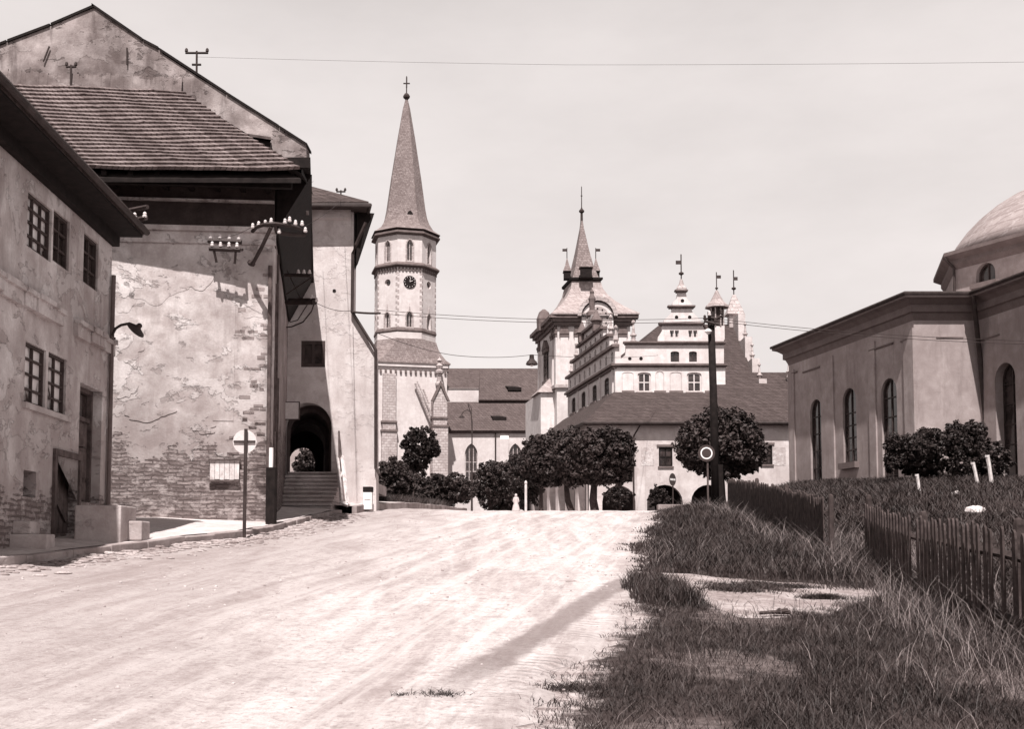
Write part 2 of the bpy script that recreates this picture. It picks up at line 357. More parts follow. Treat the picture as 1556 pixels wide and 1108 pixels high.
def parent_loc(o):
    L=Vector((0,0,0))
    while o is not None: L=L+o.location; o=o.parent
    return L
def tag(o,label,cat,group=None,kind=None):
    if label: o['label']=label
    if cat: o['category']=cat
    if group: o['group']=group
    if kind: o['kind']=kind
    return o
def thing(name,label,cat,loc,group=None):
    o=bpy.data.objects.new(name,None); COL.objects.link(o); o.location=loc; o.empty_display_size=.2
    return tag(o,label,cat,group)
def struct(name,mb,m,**k):
    o=mb.build(name,m,**k); o['kind']='structure'; return o
def window(parent,fr,u0,v0,u1,v1,kind='rect',depth=.2,cols=2,rows=3,bar=.05,fm='frame',gm='glass',trim=None,name='window',sill=None,barv=None):
    pts=archp(u0,v0,u1,v1,kind)
    f=MB(); f.fpoly(fr,pts,-depth,-depth+.06,[inset(pts,bar*1.3)])
    top=v1-(u1-u0)*(.5 if kind=='round' else .85 if kind=='gothic' else 0)
    for i in range(1,cols):
        u=u0+(u1-u0)*i/cols; f.fbox(fr,u-bar/2,v0+bar,u+bar/2,v1-bar*1.3,-depth+.004,-depth+.05)
    for j in range(1,rows):
        v=v0+(v1-v0)*j/rows
        if v>top: continue
        f.fbox(fr,u0+bar,v-bar/2,u1-bar,v+bar/2,-depth+.008,-depth+.045)
    o=f.build(name,fm,parent)
    g=MB(); g.fpoly(fr,inset(pts,bar*.6),-depth-.02,-depth+.002); g.build('pane',gm,o)
    if sill:
        MB().fbox(fr,u0-.08,v0-sill,u1+.08,v0,-.05,.10).build('sill','trim',o)
    return o
def cornice(mb,fr,u0,u1,v,h,proj,steps=3):
    for i in range(steps):
        a=v+h*i/steps; d=proj*(i+1)/steps
        mb.fbox(fr,u0-d,a,u1+d,a+h/steps,-.1,d)
    return mb
# ------------------------------------------------------------------ world, sun
w=bpy.data.worlds.new('World'); SC.world=w; w.use_nodes=True; t=w.node_tree
bg=t.nodes['Background']; sky=t.nodes.new('ShaderNodeTexSky'); sky.sky_type='NISHITA'; sky.sun_disc=False
SUN=Vector((.05,1,-1.62)).normalized()     # direction the light travels
EL=math.asin(-SUN.z); AZ=math.atan2(-SUN.x,-SUN.y)
sky.sun_elevation=EL; sky.sun_rotation=AZ; sky.dust_density=4; sky.air_density=1.0
bw=t.nodes.new('ShaderNodeRGBToBW'); t.links.new(sky.outputs[0],bw.inputs[0])
mx=t.nodes.new('ShaderNodeMix'); mx.data_type='FLOAT'; mx.inputs[0].default_value=.72; mx.inputs[3].default_value=5.1
t.links.new(bw.outputs[0],mx.inputs[2])
tn=t.nodes.new('ShaderNodeMix'); tn.data_type='RGBA'; tn.blend_type='MULTIPLY'; tn.inputs[0].default_value=1; tn.inputs[7].default_value=(1.03,.955,.935,1)
t.links.new(mx.outputs[0],tn.inputs[6]); 
tc=t.nodes.new('ShaderNodeTexCoord'); sx=t.nodes.new('ShaderNodeSeparateXYZ'); t.links.new(tc.outputs['Generated'],sx.inputs[0])
hz=t.nodes.new('ShaderNodeMapRange'); t.links.new(sx.outputs[2],hz.inputs[0])
for i_,v_ in enumerate((.0,.80,1.0,.07)): hz.inputs[i_+1].default_value=v_
hz.inputs[1].default_value=.42
ml=t.nodes.new('ShaderNodeVectorMath'); ml.operation='SCALE'; t.links.new(tn.outputs[2],ml.inputs[0]); t.links.new(hz.outputs[0],ml.inputs[3])
cn=t.nodes.new('ShaderNodeTexNoise'); mpp=t.nodes.new('ShaderNodeMapping'); mpp.inputs['Scale'].default_value=(1.5,1.5,4); t.links.new(tc.outputs['Generated'],mpp.inputs[0]); t.links.new(mpp.outputs[0],cn.inputs['Vector']); cn.inputs['Scale'].default_value=2.2; cn.inputs['Detail'].default_value=6; cn.inputs['Roughness'].default_value=.6
cr=t.nodes.new('ShaderNodeMapRange'); t.links.new(cn.outputs['Fac'],cr.inputs[0]); cr.inputs[1].default_value=.3; cr.inputs[2].default_value=.7; cr.inputs[3].default_value=.93; cr.inputs[4].default_value=1.08
m2=t.nodes.new('ShaderNodeVectorMath'); m2.operation='SCALE'; t.links.new(ml.outputs[0],m2.inputs[0]); t.links.new(cr.outputs[0],m2.inputs[3])
t.links.new(m2.outputs[0],bg.inputs[0]); bg.inputs[1].default_value=.12
sd=bpy.data.lights.new('sun','SUN'); so=bpy.data.objects.new('sun',sd); COL.objects.link(so)
so.rotation_euler=SUN.to_track_quat('-Z','Y').to_euler(); sd.energy=5.0; sd.angle=math.radians(.6); sd.color=(1,.955,.925)
SC.view_settings.view_transform='Standard'; SC.view_settings.look='None'; SC.view_settings.exposure=.62; SC.view_settings.gamma=1
# ------------------------------------------------------------------ ground
def axis(segs):
    o=[]
    for a,b,s in segs: o+=list(np.arange(a,b,s))
    return o+[segs[-1][1]]
def gridmesh(name,xs,ys,zf,m,**k):
    X,Y=np.meshgrid(xs,ys); Z=zf(X,Y); mb=MB(); nx=len(xs); ny=len(ys)
    mb.v=[tuple(r) for r in np.stack([X.ravel(),Y.ravel(),Z.ravel()],1).tolist()]
    mb.f=[(j*nx+i,j*nx+i+1,(j+1)*nx+i+1,(j+1)*nx+i) for j in range(ny-1) for i in range(nx-1)]
    o=struct(name,mb,m,smooth=True,recalc=False)
    xf=X.ravel(); yf=Y.ravel(); d=xf-xroad(yf); a=np.clip(1-d/.75,0,1)*(d>-1)*(yf<60)
    inp=np.minimum(np.minimum(yf-pya(xf)+.35,pyb(xf)-yf+.35)/.6,np.minimum((xf-1.6),(5.7-xf))/.5); a=np.maximum(a,np.clip(inp,0,1))
    at=o.data.attributes.new('dirt','FLOAT','POINT'); at.data.foreach_set('value',a.astype(np.float32)); return o
gridmesh('ground',axis([(-900,-100,100),(-100,-30,10),(-30,-12,1),(-12,16,.25),(16,40,1),(40,100,10),(100,900,100)]),
         axis([(-60,0,4),(0,46,.25),(46,110,1),(110,300,10),(300,1500,100)]),lambda X,Y:G(X,Y)-.02,'soil')
def strip(name,ys,xl,xr,n,dz,m,edge=.0,kerb=0):
    mb=MB(); rows=[]
    for y in ys:
        a=xl(y); b=xr(y); xs=a+(b-a)*np.linspace(0,1,n)
        zs=G(xs,np.full(n,y))+dz+(0)
        if edge: zs[0]-=edge; zs[-1]-=edge
        rows.append([Vector((xs[i],y,zs[i])) for i in range(n)])
    nv=n
    for r in rows: mb.v+= [tuple(p) for p in r]
    for j in range(len(rows)-1):
        for i in range(n-1): mb.f.append((j*nv+i,j*nv+i+1,(j+1)*nv+i+1,(j+1)*nv+i))
    o=struct(name,mb,m,smooth=True,recalc=False)
    if name=='road':
        at=o.data.attributes.new('edge','FLOAT','POINT'); vals=[]
        for r in rows:
            for p in r: vals.append(min(1.0,max(0,min((r[-1].x-p.x)/1.1,(p.x-r[0].x)/.9+.15))))
        at.data.foreach_set('value',vals)
    return o
YS=axis([(-30,0,3),(0,46,.22),(46,100,1.5)])
strip('road',YS,lambda y:float(xkerb(y))+.05,lambda y:float(xroad(y))+.13*math.sin(y*1.3)+.08*math.sin(y*3.1+1)+.07*math.sin(y*7.7)+.05*math.sin(y*17),64,.012,'road',edge=.03)
C_X=P(166,560,22.0).x
# pavement on the left with a kerb step
def pave(name,y0,y1,xa,xb,dz,m,kname,kw=.16):
    ys=axis([(y0,y1,.5)]); mb=MB(); n=6
    for y in ys:
        a,b=xa(y),xb(y)-kw
        for i in range(n):
            x=a+(b-a)*i/(n-1); mb.v.append((x,y,Gs(x,y)*.0+float(G(x,y))+dz+.004*math.sin(x*9+y*5)))
    for j in range(len(ys)-1):
        for i in range(n-1): mb.f.append((j*n+i,j*n+i+1,(j+1)*n+i+1,(j+1)*n+i))
    struct(name,mb,m,recalc=False,smooth=True)
    kb=MB(); y=y0; random.seed(3)
    while y<y1:
        L=random.uniform(.8,1.3); y2=min(y+L-.012,y1); h=dz+random.uniform(-.012,.012); j=random.uniform(-.015,.015)
        A=(xb(y)-kw+.003+j,y); B=(xb(y)+j,y); C=(xb(y2)+j,y2); D=(xb(y2)-kw+.003+j,y2)
        kb.hexa([(q[0],q[1],Gs(*q)-.15) for q in(A,B,C,D)]+[(q[0],q[1],Gs(*q)+h) for q in(A,B,C,D)]); y+=L
    struct(kname,kb,'kerb',bevel=.015)
xhouse=lambda y: C_X+.058*(22-y)
pave('pavement',2,34.2,lambda y:(xhouse(y)-.3 if y<22 else -10.0),lambda y:float(xkerb(y)),.13,'pave','kerb')
pave('church_pavement',35.2,60,lambda y:-14.0,lambda y:float(xkerb(y))+.2,.24,'pave','church_kerb')
# side path through the grass on the right
def sidepath():
    xs=axis([(1.6,5.4,.12)]); mb=MB(); n=14
    for x in xs:
        ya=float(pya(x))-.25; yb=float(pyb(x))+.2
        for i in range(n):
            y=ya+(yb-ya)*i/(n-1); mb.v.append((x,y,Gs(x,y)+.006-(.02 if i in(0,n-1) else 0)))
    for j in range(len(xs)-1):
        for i in range(n-1): mb.f.append((j*n+i,(j+1)*n+i,(j+1)*n+i+1,j*n+i+1))
    return struct('path',mb,'pathm',recalc=False,smooth=True)
sidepath()
# ------------------------------------------------------------------ LEFT HOUSE
YH=22.0; C=P(166,560,YH); C.z=0; HD=Vector((-.058,1,0)).normalized()
L=9.5; O=C-HD*L; HF=Fr(O,HD)
eu,ev=HF.uv(166,332); H_EAVE=1.6+7.45*YH/26
house=thing('plastered_house','two-storey plastered house with stained grey wall, left of the shingle-roofed corner building','house',(O.x,O.y,0))
hol=[]; wins=[]
def hwin(x0,y0,x1,y1,kind='rect'):
    a=HF.uv(x0,y0); b=HF.uv(x1,y1); r=(a[0],b[1],b[0],a[1]); hol.append(archp(*r,kind)); return r
wA=hwin(43,289,77,399); wB=hwin(82,317,104,413); wC=hwin(128,352,148,444)
wD=hwin(39,518,68,622); wE=hwin(74,534,99,633)
dr=hwin(122,581,151,766); lw=hwin(36,714,54,757); dr2=hwin(84,693,116,812)
mb=MB()
mb.fpoly(HF,rectp(0,-.5,L,H_EAVE),-.45,0,hol)
mb.build('wall','house_wall',house)
b=MB(); b.box((O.x-4.2,O.y+.2,3.2),(7.5,.4,8.0)); b.fbox(HF,0,-.5,L,H_EAVE,-8.4,-8.0); b.build('rear_wall','house_wall',house)
# dark backing behind openings
for r,c,rw,gm in((wA,3,4,'curtain'),(wB,2,3,'glass'),(wC,2,3,'glass'),(wD,2,4,'curtain'),(wE,2,4,'curtain')):
    window(house,HF,*r,depth=.10,cols=c,rows=rw,bar=.036,gm=gm,sill=None)
MB().fbox(HF,wD[0]-.1,wD[1]-.10,wE[2]+.15,wD[1]-.005,-.02,.07).build('sill','house_wall',house)
# tall door: frame, transom, panels
def door(parent,fr,r,depth=.25,trans=.26,name='door',m='wood',panels=True):
    u0,v0,u1,v1=r; d=MB(); tv=v1-(v1-v0)*trans
    d.fpoly(fr,rectp(*r),-depth-.05,-depth+.08,[rectp(u0+.08,v0,u1-.08,v1-.08)])
    d.fbox(fr,u0+.08,v0,u1-.08,tv-.06,-depth-.03,-depth)
    if panels:
        w=(u1-u0-.3)/2
        for i in range(2):
            a=u0+.13+i*(w+.04)
            for p,q in((.03,.26),(.30,.62),(.66,.95)):
                d.fbox(fr,a,v0+(tv-v0)*p,a+w,v0+(tv-v0)*q-.02,-depth,-depth+.025)
    d.fbox(fr,u0+.08,tv-.06,u1-.08,tv+.02,-depth-.02,-depth+.05)
    o=d.build(name,m,parent)
    MB().fbox(fr,u0+.09,tv+.02,u1-.09,v1-.09,-depth-.04,-depth-.01).build('transom_window','glass',o)
    k=MB(); k.tube([fr.p((u0+u1)/2+.08,v0+1.05,-depth),fr.p((u0+u1)/2+.08,v0+1.05,-depth+.09),fr.p((u0+u1)/2+.22,v0+1.05,-depth+.09)],.015); k.build('handle','metal',o)
door(house,HF,dr)
MB().fbox(HF,lw[0]-.02,lw[1]-.02,lw[2]+.02,lw[3]+.02,-.35,-.30).build('cellar_opening','black',house)
# battered cellar door of leaning planks
p=MB(); u0,v0,u1,v1=dr2
for i in range(5):
    a=u0+(u1-u0)*i/5; p.fbox(HF,a+.006,v0-.1,a+(u1-u0)/5-.006,v1-.04*(i%2),-.2,-.16)
p.hexa([HF.p(u0+.05,v1-.5,-.16),HF.p(u0+.15,v1-.45,-.16),HF.p(u1-.1,v0+.25,-.16),HF.p(u1-.2,v0+.2,-.16)]+[HF.p(u0+.05,v1-.5,-.12),HF.p(u0+.15,v1-.45,-.12),HF.p(u1-.1,v0+.25,-.12),HF.p(u1-.2,v0+.2,-.12)])
p.build('cellar_door','wood',house)
p=MB(); p.fbox(HF,u0-.12,v0-.15,u0-.005,v1+.06,-.1,.05); p.fbox(HF,u1+.005,v0-.15,u1+.1,v1+.06,-.1,.04); p.fbox(HF,u0-.12,v1+.01,u1+.1,v1+.12,-.1,.055); p.build('cellar_door_frame','wood',house)
# ragged string course
s=MB(); su,sv=HF.uv(6,425); su2,sv2=HF.uv(163,521); random.seed(5); u=0
while u<L:
    l=random.uniform(.3,.9); k=random.random()
    if k>.12:
        d=random.uniform(.06,.13); s.fbox(HF,u,sv2-.20-random.uniform(0,.05),min(u+l,L),sv2-.02,0-.01,d)
        s.fbox(HF,u,sv2-.02,min(u+l,L),sv2+.05+random.uniform(0,.03),-.01,d+.05)
    u+=l+.01
s.build('string_course','house_wall',house)
# roof: overhanging eave, fascia, gutter
r=MB(); ov=.60; th=.22
zr=H_EAVE+1.9
pr=[(ov,H_EAVE-.05),(ov,H_EAVE+.17),(-4.2,zr+.2),(-9.2,H_EAVE+.17),(-9.2,H_EAVE-.05),(-4.2,zr-.1)]
def sect(u): return [HF.p(u,z,d) for d,z in pr]
a,bb=sect(-.5),sect(L+.05)
r.loft([a,bb],True,True); r.build('roof','tile',house)
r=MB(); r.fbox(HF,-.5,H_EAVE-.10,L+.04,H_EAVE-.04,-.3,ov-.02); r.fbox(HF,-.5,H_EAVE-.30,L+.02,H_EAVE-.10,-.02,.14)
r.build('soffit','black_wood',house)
r=MB(); r.tube([HF.p(-.5,H_EAVE+.04,ov+.05),HF.p(L+.1,H_EAVE+.02,ov+.05)],.065,8); r.build('gutter','metal',house)
r=MB(); r.tube([HF.p(L-.05,H_EAVE-.9,.06),HF.p(L-.07,6.4,.06),HF.p(L-.05,Gs(C.x,C.y)+.2,.06)],.045,8); r.build('drainpipe','trim',house)
# insulator shelf hung at the eave end
def insul(mb,p,s=1.0):
    mb.lathe(p,[(.022*s,0),(.050*s,.01*s),(.058*s,.05*s),(.035*s,.07*s),(.045*s,.10*s),(.03*s,.13*s),(.012*s,.145*s)],8)
def bracket(name,label,base,arms,ins,struts=(),group='insulator brackets on the walls'):
    t=thing(name,label,'insulator bracket',base,group)
    a=MB()
    for q in arms: a.tube(q[0],q[1],6)
    a.build('crossarm','metal',t)
    if struts:
        a=MB()
        for q in struts: a.tube(q[0],q[1],6)
        a.build('strut','metal',t)
    for p in ins:
        m=MB(); insul(m,p,q3); m.build('insulator','ceramic',t)
    return t
q3=.85
A=P(168,335,21.7); B=P(222,331,21.4)
def lerp(a,b,t): return Vector(a)*(1-t)+Vector(b)*t
bracket('insulator_bracket','short dark bracket with white insulators under the house eave end',A,[([A+Vector((-.1,.3,0)),B],.05),([A+Vector((-.1,.3,.22)),B+Vector((.02,0,.22))],.045)],[lerp(A,B,.35)+Vector((0,0,.0)),lerp(A,B,.68),lerp(A,B,.96)],[([A+Vector((0,0,-.1)),A+Vector((0,0,.4))],.04)])
# ------------------------------------------------------------------ stone steps of the house
def steps(name,label,blocks):
    t=thing(name,label,'steps',tuple(blocks[0][0]))
    for c,s,rz in blocks:
        MB().box(c,s,rz).build('step',M['stonestep'],t,bevel=.025)
rzh=.058
def wb(px0,px1,py0,py1,Y,dy): # box from pixel rect (front face at Y) with depth dy
    a=P(px0,py1,Y); b=P(px1,py0,Y); return ((a.x+b.x)/2,Y+dy/2,(a.z+b.z)/2),(b.x-a.x,dy,b.z-a.z)
bl=[]
for x0,x1,y0,y1,Y,dy in((-60,70,812,850,17.2,.35),(-80,45,792,812.2,17.3,.4)):
    c,s=wb(x0,x1,y0,y1,Y,dy); bl.append((c,s,rzh))
steps('front_steps','low pale stone steps at the left foot of the plastered house',bl)
bl=[]
for x0,x1,y0,y1,Y,dy in((110,181,768,830,19.05,.95),(176,214,792,822,19.5,.55),(178,190,766,793,19.7,.4)):
    c,s=wb(x0,x1,y0,y1,Y,dy); bl.append((c,s,rzh))
steps('door_platform','worn stone platform below the tall narrow door of the plastered house',bl)
# ------------------------------------------------------------------ CORNER BUILDING with shingle roof
a=P(150,560,26.0); b=P(413,560,26.35); a.z=b.z=0
SF=Fr(a,b-a); SW=(b-a).length
shed=thing('corner_building','big old corner building with shingle lean-to roof and patchy plaster wall','building',(a.x,a.y,0))
ZE=P(300,254,25.0).z; ZL=SF.uv(300,352)[1]; ZM=SF.uv(300,369)[1]
sd_=Vector((-.17,1,0)).normalized(); SS=Fr(b,sd_); SL=11.4
mb=MB()
# slightly battered, uneven front wall as a fine grid so the outline is not ruler-straight
mb.fpoly(SF,rectp(0,-.3,SW,ZM),-.5,0); mb.build('wall','shed_wall',shed)
mb=MB(); mb.fbox(SF,0,ZM+.001,SW,ZE+.15,-.5,-.05); mb.build('upper_wall','shade_dark',shed)  # wall zone under the eave, its shade painted in by the dark material
mb=MB(); mb.fbox(SF,0,ZM-.02,SW+.05,ZL,-.04,.05); mb.fbox(SF,0,ZL,SW+.08,ZL+.12,-.04,.12); z1=SF.uv(300,306)[1]; mb.fbox(SF,0,z1,SW,z1+.06,-.06,.03); mb.build('wall_ledge','shed_wall',shed)
p=SF.R(328,384,355,640); mb=MB(); mb.fbox(SF,p[0],p[1],p[2],p[3],-.01,.012); mb.build('pilaster_strip','shed_wall',shed)
mb=MB(); mb.fbox(SS,0.12,-.3,SL,10.9,-.5,0)
mb.build('side_wall','rub_wall',shed)
# corner quoins, broken brick edge
q=MB(); random.seed(9); z=2.0
while z<8.3:
    h=random.uniform(.07,.11)
    for _k in range(3):
        l=random.uniform(.1,.28); u_=SW-random.random()**1.6*.75-l
        if random.random()>.72: q.fbox(SF,u_,z,min(u_+l,SW+.01),z+h-.02,-.1,random.uniform(.003,.012))
    z+=h
q.build('corner_bricks','rub_wall',shed)
# raised flakes of plaster, ragged thin slabs standing proud of the wall
q=MB(); random.seed(21)
def flake(px,py,w,h,d=.03,seed=0):
    u,v=SF.uv(px,py); rr=random.Random(seed); pts=[]
    ph=[rr.uniform(0,6.3) for _ in range(9)]
    for i in range(80):
        an=2*PI*i/80; k=.85+sum(.30/(q+1)*math.sin((q+1)*an*1.0+ph[q]) for q in range(1,9)); pts.append((u+w/2*k*math.cos(an),v+h/2*k*math.sin(an)))
    q.fpoly(SF,pts,-.01,d,back=False)
for i,(x,y,w,h) in enumerate([(235,430,1.7,1.0),(285,470,1.6,.8),(200,520,.8,1.1),(290,530,1.1,.45),(225,630,1.2,.35),(265,628,.9,.3),(380,470,.6,.5),(370,430,.7,.8),(192,590,.5,.6),(240,395,1.3,.6),(310,650,.7,.3),(375,530,.6,.4),(190,455,.6,.7),(232,585,.6,.2),(300,420,.8,.9)][::2]):
    flake(x,y,w,h,.006+.005*(i%3),i)
q.build('plaster_flakes','shed_wall',shed)
# gable wall above the roof
YG=28.5; gf=Fr((0,YG,0),(1,0,0))
def gp(px,py): return gf.uv(px,py)
out=[gp(-260,420),gp(470,420),gp(462,247),gp(440,244),gp(438,238),gp(413,236),gp(412,222),(gp(412,222)[0],gp(412,222)[1]-.3)]
top=[gp(465,219),gp(420,190),gp(390,172),gp(352,147),gp(345,144),gp(300,116),gp(248,82),gp(243,76),gp(218,62),gp(180,34),gp(160,22),gp(142,11),gp(80,38),gp(72,41),gp(12,63),gp(-60,92),gp(-260,170)]
out=[gp(-260,330),gp(464,318),gp(466,247)]+top
mb=MB(); mb.fpoly(gf,out,-.5,0); mb.build('gable_wall','gable_wall',shed)
cp=MB()
def coping(a,b,h=.05,d0=-.6,d1=.05):
    cp.hexa([gf.p(a[0],a[1]-.02,d0),gf.p(b[0],b[1]-.02,d0),gf.p(b[0],b[1]+h,d0),gf.p(a[0],a[1]+h,d0),gf.p(a[0],a[1]-.02,d1),gf.p(b[0],b[1]-.02,d1),gf.p(b[0],b[1]+h,d1),gf.p(a[0],a[1]+h,d1)])
for a_,b_ in((gp(467,221),gp(425,194)),(gp(424,193),gp(345,143)),(gp(344,142),gp(243,76)),(gp(241,74),gp(218,62)),(gp(217,61),gp(140,8)),(gp(143,10),gp(78,38)),(gp(76,39),gp(12,63)),(gp(10,64),gp(-260,168))): coping(a_,b_)
cp.build('gable_coping','black_wood',shed)
# main roof behind the gable
ap=P(142,16,YG); ey=10.75
E=lambda y: Vector((b.x-.17*(y-26.35)*1.0+.86,y,ey))
mb=MB(); y0,y1=YG+.4,b.y+SL
rt=Vector((ap.x,y0,ap.z)); rt2=Vector((ap.x-.17*(y1-y0),y1,ap.z))
def slab(mb,q,t=.18):
    n=(q[1]-q[0]).cross(q[3]-q[0]).normalized()
    if n.z<0: n=-n
    mb.hexa([v-n*t for v in q]+list(q)); return mb
slab(mb,[E(y0),E(y1),rt2,rt]); le=Vector((ap.x-9,y0,ap.z-5.4)); le2=Vector((ap.x-10.5,y1,ap.z-5.4)); slab(mb,[rt,rt2,le2,le])
mb.build('main_roof','tile',shed)
# side eave soffit along the lane + deep boarded overhang
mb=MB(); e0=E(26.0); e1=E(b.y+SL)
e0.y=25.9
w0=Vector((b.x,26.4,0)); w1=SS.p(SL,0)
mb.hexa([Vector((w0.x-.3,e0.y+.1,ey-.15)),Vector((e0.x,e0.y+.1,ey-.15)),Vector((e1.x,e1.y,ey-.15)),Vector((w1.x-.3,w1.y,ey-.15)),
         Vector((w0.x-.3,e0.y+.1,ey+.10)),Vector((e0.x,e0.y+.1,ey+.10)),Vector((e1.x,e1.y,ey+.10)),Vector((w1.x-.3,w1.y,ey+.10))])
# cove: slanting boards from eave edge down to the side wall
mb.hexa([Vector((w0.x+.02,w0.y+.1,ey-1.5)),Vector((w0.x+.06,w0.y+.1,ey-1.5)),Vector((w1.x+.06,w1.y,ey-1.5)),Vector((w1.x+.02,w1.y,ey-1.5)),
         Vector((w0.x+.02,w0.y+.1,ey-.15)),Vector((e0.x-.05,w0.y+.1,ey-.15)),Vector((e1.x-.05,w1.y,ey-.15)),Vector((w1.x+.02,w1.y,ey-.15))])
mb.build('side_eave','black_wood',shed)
mb=MB(); q_=P(452,258,28.0); mb.box((q_.x,28.1,q_.z),(.45,.7,.32)); mb.build('eave_box','black_wood',shed)
# shingle lean-to roof: 24 overlapping courses, wavy
EL0=P(60,252,25.0); EL0=Vector((EL0.x-3.5,25.0,ZE)); ER=P(457,259,25.0); ER.z=ZE-.05
TL=P(30,122,YG-.05); TR=P(277,141,YG-.05); TL2=Vector((TL.x-3.2,TL.y,TL.z+.1)); 
rng2=random.Random(4)
N=22; cols=70
rf=MB()
fade=[rng2.random()*6 for _ in range(60)]
def rp(u,v):   # u across 0..1, v up 0..1
    a=lerp(EL0,TL2,v); c=lerp(ER,TR,v); p=lerp(a,c,u)
    p.z+=-.10*math.sin(PI*v)*.6 + .030*math.sin(u*6+v*3)+.012*math.sin(u*19+v*9)
    return p
nrm=Vector((0,-.7,.7))
for i in range(N):
    v0,v1=i/N,(i+1.25)/N; v1=min(v1,1.02)
    lo=[];hi=[]; lo2=[]
    for c in range(cols+1):
        u=c/cols; j=.002*math.sin(u*40+i*1.7)+rng2.uniform(-.0022,.0022)+.003*math.sin(u*7+i*.9)
        if rng2.random()<.02: j+=rng2.uniform(-.012,.012)
        pl=rp(u,v0+j); ph=rp(u,v1+j)
        lo.append(pl+nrm*.085); lo2.append(pl+nrm*.0); hi.append(ph+nrm*.02)
    o=len(rf.v); m=cols+1
    rf.v+= [tuple(p) for p in lo+lo2+hi]
    for c in range(cols):
        rf.f.append((o+c,o+c+1,o+2*m+c+1,o+2*m+c)); rf.f.append((o+m+c,o+m+c+1,o+c+1,o+c))
rf.build('shingle_roof','shingle',shed,recalc=False)
rf=MB(); rf.hexa([EL0+Vector((0,.05,-.3)),ER+Vector((0,.05,-.3)),TR+Vector((0,.3,-.6)),TL2+Vector((0,.3,-.6)),EL0+Vector((0,.05,-.2)),ER+Vector((0,.05,-.2)),TR+Vector((0,0,-.45)),TL2+Vector((0,0,-.45))])
SE=Vector((E(28.5).x+.05,28.5,ey)); rf.add([tuple(ER+Vector((.02,0,.03))),tuple(TR),tuple(SE),tuple(ER+Vector((0.02,0,-.1)))],[(0,1,2),(3,2,1),(0,2,3)])
rf.build('roof_boards','black_wood',shed)
# ridge course of upright shingles against the gable
rf=MB()
for c in range(64):
    u=c/64; a_=lerp(TL2,TR,u); a2=lerp(TL2,TR,(c+.985)/64); h=.36+rng2.uniform(-.05,.05)
    z_=.05*math.sin(u*9)
    rf.hexa([a_+Vector((0,-.10,-.12+z_)),a2+Vector((0,-.10,-.12+z_)),a2+Vector((0,-.04,-.12+z_)),a_+Vector((0,-.04,-.12+z_)),a_+Vector((0,-.04,h+z_)),a2+Vector((0,-.04,h+z_)),a2+Vector((0,.0,h+z_)),a_+Vector((0,.0,h+z_))])
rf.build('ridge_shingles','gable_wall',shed)
# dark hatch on the hip
mb=MB(); h0=P(372,205,28.1);h1=P(408,204,28.1);h2=P(411,236,27.6); 
mb.hexa([P(378,214,28.0),P(411,236,28.0),P(411,236,28.45),P(378,214,28.45),P(372,207,28.0),P(411,213,28.0),P(411,213,28.45),P(372,207,28.45)])
mb.build('roof_hatch','black',shed)
mb=MB(); slab(mb,[P(366,206,28.45),P(412,211,28.45),P(410,218,27.5)*1,P(372,213,27.6)*1],.05) ; 
mb=MB(); mb.hexa([P(368,207,28.45),P(412,214,28.45),P(412,212,27.9),P(372,206,27.9),P(368,204,28.45),P(412,211,28.45),P(412,208,27.9),P(372,202,27.9)]); mb.build('hatch_lid','wood',shed)
# eave fascia beam and rafters in the shadow
mb=MB(); mb.fbox(SF,0,ZE-.30,SW+.5,ZE-.16,.7,.85)
for i in range(7): mb.fbox(SF,.2+i*.6,ZE-.16,.32+i*.6,ZE-.03,-.05,.95)
mb.build('eave_beam','black_wood',shed)
# downpipe & conduit at the corner
mb=MB(); mb.tube([SF.p(SW-.06,8.3,.07),SF.p(SW-.04,Gs(b.x,b.y)+.1,.07)],.05,8); mb.tube([SS.p(.5,8.0,.05),SS.p(.45,2.2,.05)],.03); mb.tube([SS.p(1.6,9.0,.05),SS.p(1.6,4.5,.05)],.03); mb.tube([SS.p(2.6,6,.05),SS.p(2.5,3,.05)],.03); mb.build('drainpipe','wood',shed)
# notice board
r=SF.R(320,700,364,731); t=thing('notice_board','weathered pale board with a small ledge, fixed low on the patchy wall','board',tuple(SF.p(r[0],r[1],.05)))
mb=MB(); 
for i in range(6):
    w=(r[2]-r[0])/6; mb.fbox(SF,r[0]+i*w+.004,r[1]+.02+.01*(i%2),r[0]+(i+1)*w-.004,r[3],.05,.08)
mb.build('panel','board',t); mb=MB(); mb.fbox(SF,r[0]-.02,r[1]-.03,r[2]+.02,r[1]+.018,.04,.12); mb.fbox(SF,r[0]-.03,r[3],r[2]+.03,r[3]+.03,.04,.13); mb.build('ledge','wood',t)
# wall crossarm with two rows of insulators
y_=25.75
A=P(316,366,y_); B=P(367,368,y_); A2=P(318,378,y_-.1); B2=P(365,380,y_-.1)
bracket('insulator_bracket','double crossarm with two rows of white insulators on the shadowed band of the wall',A,[([A,B],.055),([A2,B2],.055)],[lerp(A,B,k)+Vector((0,0,.05)) for k in(.08,.36,.64,.92)]+[lerp(A2,B2,k)+Vector((0,-.02,.05)) for k in(.1,.37,.64,.9)],[([A+Vector((.05,.3,-.1)),A2+Vector((.1,0,0))],.03),([B+Vector((-.05,.3,-.1)),B2],.03),([A2+Vector((.1,0,0)),A2+Vector((.15,.1,-.3))],.03),([B2+Vector((-.1,0,0)),B2+Vector((-.15,.1,-.3))],.03)])
